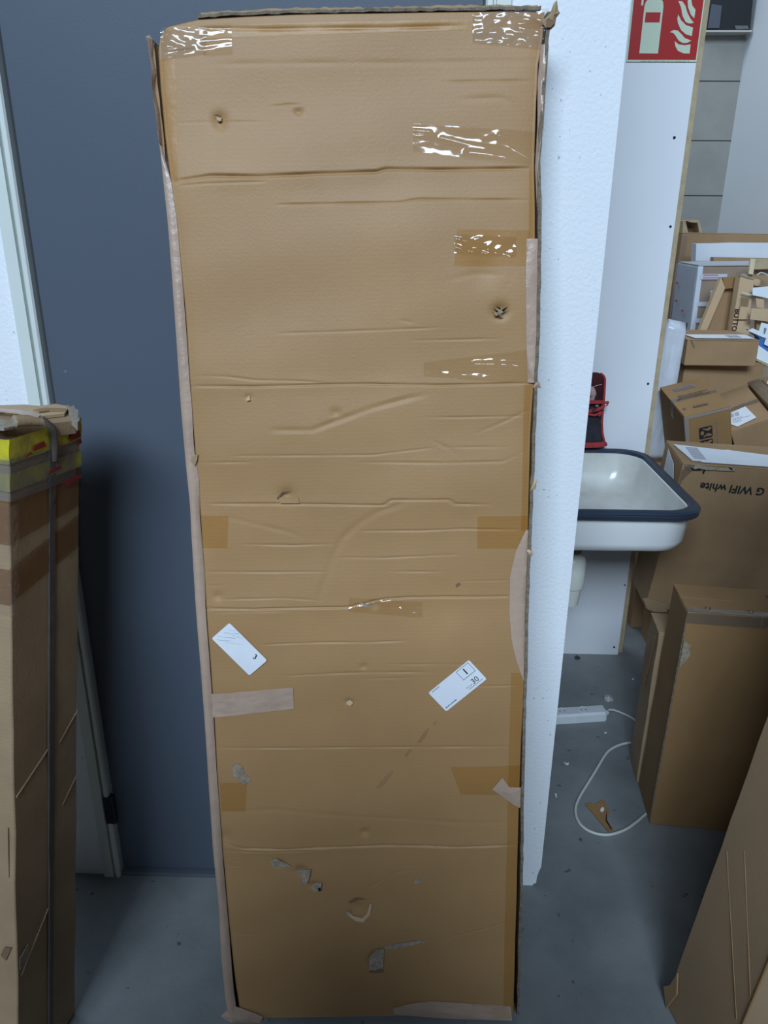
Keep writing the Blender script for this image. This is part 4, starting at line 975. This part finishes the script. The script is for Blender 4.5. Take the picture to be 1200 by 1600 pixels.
# big flat cartons standing at the back
eU = carton_box('wide_carton', 'widest brown carton standing at the very back below the wall blocks', (1.4443, 2.8, 1.5441), (-1.3, 0, .5), .60, .11, 1.54, CARD_B, 141, .0015)
crumpled('tape', .028, .001, 1.5, MATS['wrinkled_tape'], eU, .003, 142, x0=0, y0=-.005, z0=.03)
yprism('grey_panel', [(1088, 381), (1120, 380.5), (1150, 379.5), (1212, 380), (1212, 470), (1084, 470)], 2.55, .07, FOAM, None, 'pale grey wrapped panel standing before the widest carton', 'panel')
yprism('flat_box', [(1115, 402), (1212, 404), (1212, 470), (1113, 470)], 2.50, .04, CARD_G, None, 'flat brown carton whose top edge shows below the grey panel', 'box')
yprism('flat_board', [(1081, 408), (1176, 410), (1176, 470), (1079, 470)], 2.46, .03, mat('olive_board', (.34, .27, .17), .8, .1, 9), None, 'olive brown board standing just behind the wrapped carton', 'board')
eV = ybase('wooden_tray', 1082, 372, 3.3, 'small wooden tray on edge behind the widest carton', 'tray')
yprism('side', [(1067, 345), (1071, 344), (1077, 372), (1066, 372)], 3.28, .08, STUD, eV)
yprism('rim', [(1074, 345), (1076, 343), (1092, 344), (1098, 372), (1094, 372), (1089, 348), (1077, 347)], 3.28, .08, STUD, eV)
yprism('bottom', [(1071, 344), (1090, 344), (1096, 372), (1068, 372)], 3.37, .01, INNER, eV)
yprism('side', [(1090, 346), (1093, 345), (1099, 372), (1094, 372)], 3.27, .10, STUD, eV)
# the tray rests on a hidden crate
eV2 = carton_box('back_crate', 'brown crate in the far corner holding the wooden tray', (1.55, 3.22, onY(1082, 372, 3.3)[2] - .001), (0, 0, 0), .36, .3, onY(1082, 372, 3.3)[2] - .001, CARD_B, 151, .001)
# black unit high on the far wall
eK = ybase('wall_unit', 1140, 52, 3.95, 'black unit fixed high on the grey block wall', 'wall unit')
yprism('casing', [(1108, -40), (1180, -40), (1172, 46), (1104, 46)], 3.91, .085, BLACK, eK)
yprism('bottom_plate', [(1100, 47), (1175, 47), (1175, 50), (1100, 50)], 3.90, .095, mat('pale_plate', (.42, .40, .37), .6), eK)
yprism('painted_sheen', [(1112, 6), (1128, 9), (1124, 44), (1106, 44)], 3.90, .008, mat('sheen_grey', (.07, .08, .10), .5), eK)  # light caught on the casing, put in as a paler grey plate
yprism('worn_corner', [(1148, 40), (1168, 40), (1170, 45), (1150, 46)], 3.902, .005, mat('worn_metal', (.16, .15, .15), .6, .4, 40), eK)

# ------------------------------------------------------------------ sink on the partition
PORC = mat('white_porcelain', (0.80, 0.81, 0.80), 0.12, 0.04, 12.0, spec=.5)
PORC_D = mat('stained_porcelain', (0.74, 0.745, 0.71), 0.2, 0.0, 9.0, col2=(0.60, 0.59, 0.53), spec=.5)
RUBBER = mat('navy_rubber', (0.030, 0.042, 0.068), 0.42, 0.08, 20.0)
sx0, sx1, sy0, sy1, sz = 0.300, 0.853, 0.482, 1.132, 0.838
scx, scy = (sx0 + sx1) / 2, (sy0 + sy1) / 2
sink = empty('wall_sink', Matrix.Translation((scx, sy1, 0.60)), label='white wall sink with a dark navy rubber rim behind the white pier', cat='sink')
def rr_ring(inset, r, z, n=8, dz=lambda x, y: 0):
    out = []
    x0, x1, y0, y1 = sx0 + inset, sx1 - inset, sy0 + inset, sy1 - inset
    for cx, cy, a0 in ((x1 - r, y0 + r, -90), (x1 - r, y1 - r, 0), (x0 + r, y1 - r, 90), (x0 + r, y0 + r, 180)):
        for k in range(n + 1):
            a = math.radians(a0 + 90 * k / n)
            out.append((cx + r * math.cos(a) - scx, cy + r * math.sin(a) - sy1, z - 0.60))
    return out
def loft(name, rings, m, parent, close_end=True, slots=None, split=None):
    V = []; F = []; n = len(rings[0]); fm = []
    for r in rings: V += r
    for i in range(len(rings) - 1):
        for k in range(n):
            F.append((i * n + k, i * n + (k + 1) % n, (i + 1) * n + (k + 1) % n, (i + 1) * n + k)); fm.append(1 if split and i >= split else 0)
    F.append(tuple(range(n))); fm.append(0); F.append(tuple(range((len(rings) - 1) * n, len(rings) * n))); fm.append(1 if split else 0)
    return new_obj(name, V, F, m, parent, True, 50, slots, fm if split else None)
zb = 0.705
outer = [rr_ring(.10, .05, zb), rr_ring(.055, .075, zb + .003), rr_ring(.036, .085, zb + .014), rr_ring(.027, .09, zb + .035), rr_ring(.022, .09, sz - .03), rr_ring(.018, .09, sz - .004),
         rr_ring(.024, .085, sz), rr_ring(.034, .08, sz - .004), rr_ring(.046, .075, sz - .06), rr_ring(.060, .07, zb + .035), rr_ring(.075, .06, zb + .020), rr_ring(.12, .03, zb + .015)]
bs = loft('basin', outer, PORC, sink, slots=[PORC_D], split=7)
rimr = [rr_ring(.030, .085, sz - .004), rr_ring(.028, .085, sz + .008), rr_ring(.018, .088, sz + .012), rr_ring(.006, .09, sz + .008), rr_ring(.001, .092, sz + .002), rr_ring(.004, .092, sz - .001),
        rr_ring(.001, .092, sz - .004), rr_ring(.003, .092, sz - .015), rr_ring(.018, .09, sz - .016)]
V = []; F = []; n = len(rimr[0])
for r in rimr: V += r
for i in range(len(rimr)):
    for k in range(n):
        j = (i + 1) % len(rimr); F.append((i * n + k, i * n + (k + 1) % n, j * n + (k + 1) % n, j * n + k))
new_obj('rubber_rim', V, F, RUBBER, sink, True, 40)
tx, ty = 0.552, 0.75
lo_ = lambda z: z - .60
TRAP = mat('ivory_plastic', (0.72, 0.73, 0.66), 0.3)
TR = (tx - scx, ty - sy1)
lathe('waste_collar', [(.024, lo_(.612)), (.026, lo_(.616)), (.026, lo_(zb - .002)), (.03, lo_(zb + .001))], TR, mat('brass_collar', (.22, .18, .12), .4), sink)
lathe('trap_cup', [(.024, lo_(.424)), (.030, lo_(.427)), (.037, lo_(.488)), (.042, lo_(.492)), (.044, lo_(.512)), (.043, lo_(.568)), (.039, lo_(.592)), (.025, lo_(.606)), (.012, lo_(.608))], TR, TRAP, sink)
tube('waste_pipe', [(TR[0], TR[1] + .03, lo_(.56)), (TR[0] - .08, TR[1] + .12, lo_(.565)), (TR[0] - .10, TR[1] + .385, lo_(.57))], .018, TRAP, sink, 14)
lathe('drain_grate', [(.03, lo_(zb + .0155)), (.03, lo_(zb + .018)), (.012, lo_(zb + .016))], TR, mat('chrome', (.6, .6, .6), .2, metal=1.0), sink)
for sxx in (-.17, .17): box('bracket', sxx - .012, sxx + .012, -.30, .005, lo_(zb - .028), lo_(zb - .001), TRAP, sink, .002)

# ------------------------------------------------------------------ cloth glove with red trim hanging over the sink
GY = 1.105
gl_ = empty('work_glove', Matrix.Translation((0.625, GY, 0.862)), label='dark cloth work glove with red trim hanging above the sink', cat='glove')
CLOTH = mat('dark_cloth', (0.045, 0.042, 0.055), 0.95, 0.5, 25.0, bump=.5, bscale=140)
MAROON = mat('maroon_cloth', (0.075, 0.018, 0.022), 0.95, 0.4, 30.0, bump=.5, bscale=140)
REDC = mat('red_binding', (0.50, 0.060, 0.060), 0.9, 0.3, 40.0, bump=.5, bscale=120)
PALE = mat('pale_pink_cloth', (0.55, 0.36, 0.34), 0.9, 0.2, 30.0)
def loft_x(name, rows, m, seg=18):
    """rows: (z, left half width, right half width, thickness)"""
    V = []; F = []
    for z, a, b, t in rows:
        for k in range(seg):
            an = 2 * math.pi * k / seg; c = math.cos(an)
            V.append(((b if c > 0 else a) * c, t * math.sin(an) + .004 * noise.noise(Vector((c * 2, z * 20, 1))), z))
    for i in range(len(rows) - 1):
        for k in range(seg): F.append((i * seg + k, i * seg + (k + 1) % seg, (i + 1) * seg + (k + 1) % seg, (i + 1) * seg + k))
    F += [tuple(range(seg)), tuple(range((len(rows) - 1) * seg, len(rows) * seg))]
    return new_obj(name, V, F, m, gl_, True, 60)
loft_x('cuff', [(.012, .07, .080, .022), (.03, .066, .074, .020), (.06, .060, .064, .018), (.09, .056, .060, .017), (.125, .056, .060, .016), (.15, .056, .060, .016)], CLOTH)
loft_x('palm', [(.145, .054, .059, .014), (.18, .054, .058, .016), (.22, .052, .057, .016), (.245, .045, .053, .013), (.256, .02, .035, .006)], MAROON)
loft_x('hem', [(-.002, .072, .083, .024), (.002, .080, .092, .027), (.010, .080, .090, .027), (.017, .074, .082, .025)], REDC)
tube('side_binding', smooth_path([(.078, -.006, .018), (.068, -.006, .05), (.062, -.008, .09), (.061, -.008, .13), (.060, -.008, .17), (.058, -.008, .21), (.055, -.006, .24), (.04, -.004, .255)], 4), .0038, REDC, gl_, 8)
tube('strap', smooth_path([(-.04, -.022, .128), (-.01, -.026, .124), (.02, -.028, .132), (.05, -.026, .140), (.058, -.022, .150)], 5), .007, REDC, gl_, 8)
tube('strap', smooth_path([(-.03, -.024, .150), (.0, -.030, .158), (.03, -.030, .160), (.06, -.024, .158), (.074, -.020, .160)], 5), [.005] * 20 + [.003], REDC, gl_, 8)
tube('strap', smooth_path([(-.02, -.026, .164), (.02, -.032, .166), (.055, -.026, .164), (.071, -.022, .154), (.066, -.02, .146)], 5), .0022, REDC, gl_, 8)
tube('strap', smooth_path([(.0, -.026, .120), (.03, -.028, .116), (.05, -.026, .126), (.045, -.024, .112)], 5), .004, REDC, gl_, 8)
tube('fold', smooth_path([(.0, -.019, .205), (.012, -.022, .20), (.018, -.022, .18), (.014, -.02, .160)], 5), [.012] * 10 + [.008] * 6, PALE, gl_, 10)
tube('seam', smooth_path([(.012, -.020, .208), (.028, -.0195, .216), (.045, -.016, .219)], 5), .0014, PALE, gl_, 6)
tube('hook', [(.018, -.036, .133), (.030, -.036, .143), (.034, -.034, .150)], .003, BLACK, gl_, 8)
tube('hook_tip', [(.026, -.036, .151), (.036, -.036, .151)], .0035, mat('chrome', (.6, .6, .6), .2, metal=1.0), gl_, 8)
tube('peg', [(.0, .03, .247), (.0, -.015, .247)], .004, HINGE, gl_, 8)

# ------------------------------------------------------------------ fire extinguisher sign on the partition
SY = YB - .0035
sgn = empty('fire_sign', Matrix.Translation((0.755, SY, 2.045)), label='red fire extinguisher sign on the white partition board', cat='sign')
GLOW = mat('pale_green_sign', (0.60, 0.68, 0.52), 0.4); SRED = mat('sign_red', (0.42, 0.022, 0.020), 0.4)
def s2(x, y):                                  # measured on the board
    p = onY(970 + x / 5.217, y / 5.217, SY); return (p[0] - 0.755, p[2] - 2.045)
Ms = frame((0, 0, 0), (1, 0, 0), (0, 0, 1))
plate('backing', rect2(-.104, .105, 0, .212), Ms @ Matrix.Translation((0, 0, -.003)), .003, GLOW, sgn)
r0 = s2(48, 487); r1 = s2(605, 490)
plate('red_field', rect2(-.1005, .1015, r0[1], .208), Ms @ Matrix.Translation((0, 0, .0001)), .0004, SRED, sgn)
Mp = Ms @ Matrix.Translation((0, 0, .0006))
bl, br = s2(150, 435), s2(302, 437)
zt = .166; body = [bl, br] + [(br[0], zt - .024), (br[0] - .003, zt - .012), (br[0] - .011, zt - .004), (br[0] - .018, zt), (br[0] - .018, zt + .006), (bl[0] + .018, zt + .006), (bl[0] + .018, zt), (bl[0] + .011, zt - .004), (bl[0] + .003, zt - .012), (bl[0], zt - .024)]
cyl = plate('extinguisher_shape', body, Mp, .0003, GLOW, sgn)
lz0, lz1 = s2(200, 184)[1], s2(207, 101)[1]
plate('extinguisher_label', rect2(bl[0] + .006, br[0] - .006, lz0, lz1), Mp @ Matrix.Translation((0, 0, .0004)), .0002, SRED, cyl)
plate('hose_shape', [(bl[0] - .010, s2(165, 45)[1]), (bl[0] - .004, s2(185, 45)[1]), (bl[0] - .004, zt - .004), (bl[0] + .010, zt + .002), (bl[0] + .010, zt + .006), (bl[0] - .006, zt + .002), (bl[0] - .010, zt - .004)], Mp, .0003, GLOW, sgn)
for fl_ in ([(438, 335), (470, 362), (520, 370), (568, 362), (560, 437), (510, 435), (465, 415), (445, 380)],
            [(400, 262), (430, 245), (465, 250), (495, 280), (520, 310), (574, 332), (540, 350), (505, 352), (470, 330), (445, 290), (425, 268)],
            [(468, 118), (490, 165), (530, 205), (588, 225), (578, 295), (530, 280), (490, 245), (465, 190), (460, 150)],
            [(468, 8), (500, 12), (525, 45), (540, 100), (565, 150), (594, 186), (560, 193), (528, 180), (502, 130), (490, 60)],
            [(552, -20), (572, -10), (582, 45), (608, 80), (598, 150), (570, 120), (548, 60), (544, 10)]):
    plate('flame_shape', [s2(*p) for p in fl_], Mp, .0003, GLOW, sgn)
joined_plates('printed_lines', dashes(-.06, .09, .0008, .0030, 1, 3, .7, (.95, 1.0)), Mp, .0002, mat('faint_red', (.45, .30, .25), .6), sgn)

# ------------------------------------------------------------------ power strip, its cord, and litter on the floor
PST = mat('white_plastic', (0.66, 0.69, 0.72), 0.4, .08, 30)
pa, pb = floor_pt(868, 1133), floor_pt(945, 1128)
ang = math.atan2(pb[1] - pa[1], pb[0] - pa[0])
Mp_ = Matrix.Rotation(ang, 4, 'Z'); Mp_.translation = Vector((pb[0], pb[1], 0))
ps = empty('power_strip', Mp_, label='white power strip lying on the floor behind the pier', cat='power strip')
prism('housing', [(0.0, 0, .002), (0.0, .0, .030), (0, .006, .037), (0, .044, .037), (0, .050, .030), (0, .05, .002)], (-.36, 0, 0), PST, ps)
prism('end_cap', [(0.0, .001, .003), (0.006, .003, .003), (.006, .047, .003), (0, .049, .003)], (0, 0, .031), PST, ps)
tube('cord_collar', [(.005, .026, .018), (.012, .026, .018), (.020, .027, .016)], [.012, .011, .007], PST, ps, 12)
for k in range(4):
    so = lathe('socket', [(.019, .0365), (.019, .0385), (.016, .0385), (.016, .0372)], (-.07 - k * .075, .025), PST, ps, 18)
    for dx in (-.008, .008): lathe('socket_hole', [(.0022, .0374), (.0022, .0379)], (-.07 - k * .075 + dx, .025), BLACK, so, 8)
cp = [floor_pt(*p) for p in ((951, 1112), (962, 1112), (985, 1122))]
path = [(cp[0][0] - .006, cp[0][1] - .012, .016), (cp[1][0] - .005, cp[1][1] - .01, .012), (cp[2][0], cp[2][1], .0045), (.90, .60, .0045), (.92, .57, .0045)]
CORD = mat('ivory_cord', (0.55, 0.56, 0.52), 0.45)
run1 = [floor_pt(*p) for p in ((985, 1162), (970, 1165), (955, 1172), (945, 1182), (930, 1207), (915, 1231), (904, 1250), (899, 1266), (902, 1282), (912, 1295), (930, 1304), (952, 1306), (975, 1299), (992, 1288), (1004, 1278))]
cord = [(p[0], p[1], .0045) for p in run1] + [(.7165, .262, .0045)]
co = tube('extension_cord', smooth_path(cord, 5), .0042, CORD, None, 8); tag(co, 'white cable looping over the floor around the torn cardboard', 'cable')
c2 = tube('cord_lead', smooth_path([Mp_.inverted() @ Vector(p) for p in path[:3]] + [Mp_.inverted() @ Vector((.81, .70, .0045))], 5), .0036, CORD, ps, 8)
cbp = [floor_pt(*p) for p in ((914, 1258), (924, 1256), (930, 1259), (938, 1253), (945, 1252), (947, 1262), (952, 1266), (948, 1282), (958, 1298), (950, 1301))]
cb_ = np.mean(cbp, 0)
scrap = prism('cardboard_scrap', [p - cb_ + np.array([0, 0, .001]) for p in cbp], (0, 0, .004), CARD_O); scrap.location = cb_
tag(scrap, 'torn brown cardboard scrap inside the white cable loop', 'scrap')
mk = [floor_pt(*p) - cb_ for p in ((938, 1266), (942, 1263), (944, 1267), (941, 1271), (938, 1270))]
prism('paper_spot', [m_ + np.array([0, 0, .0052]) for m_ in mk], (0, 0, .0006), PAPER, scrap)
prism('crack', [floor_pt(*p) - cb_ + np.array([0, 0, .0052]) for p in ((947, 1266), (948, 1284), (956, 1298), (954, 1298), (946, 1285))], (0, 0, .0003), BLACK, scrap)
def crumb(px, py, r, m, seed, name, label, cat):
    p = floor_pt(px, py); bm = bmesh.new(); bmesh.ops.create_icosphere(bm, subdivisions=2, radius=r)
    for v in bm.verts:
        k = 1 + .5 * noise.noise(v.co * (1.6 / r) + Vector((seed, 0, 0))); v.co *= k; v.co.z = max(v.co.z * .7, -r * .4)
    zmin = min(v.co.z for v in bm.verts)
    for v in bm.verts: v.co.z -= zmin
    me = bpy.data.meshes.new(name); bm.to_mesh(me); bm.free(); me.materials.append(m)
    o = bpy.data.objects.new(name, me); COL.objects.link(o); o.location = Vector((p[0], p[1], 0)); tag(o, label, cat)
crumb(950, 1094, .016, mat('greyed_paper', (.42, .40, .40), .8), 1, 'paper_ball', 'crumpled grey paper ball behind the power strip', 'paper ball')
crumb(902, 1029, .010, mat('dark_grit', (.06, .06, .06), .9), 2, 'dark_crumb', 'dark crumb at the foot of the partition board', 'crumb')
def flake(pts, label):
    P = [floor_pt(*p) for p in pts]; c = np.mean(P, 0)
    o = prism('paper_flake', [p - c + np.array([0, 0, .0008]) for p in P], (0, 0, .001), PAPER); o.location = c; tag(o, label, 'paper scrap', 'paper flakes on the floor')
flake([(881, 1191), (885, 1193), (889, 1192), (888, 1196), (884, 1195)], 'white paper flake on the floor left of the cable loop')
flake([(867, 1240), (870, 1241), (870, 1247), (868, 1246)], 'tiny white paper flake on the floor nearest the pier')
flake([(988, 1060), (991, 1061), (990, 1063), (987, 1062)], 'tiny white flake on the floor beside the thin carton')
flake([(944, 1145), (947, 1144), (948, 1146), (945, 1147)], 'tiny white flake on the floor before the power strip')
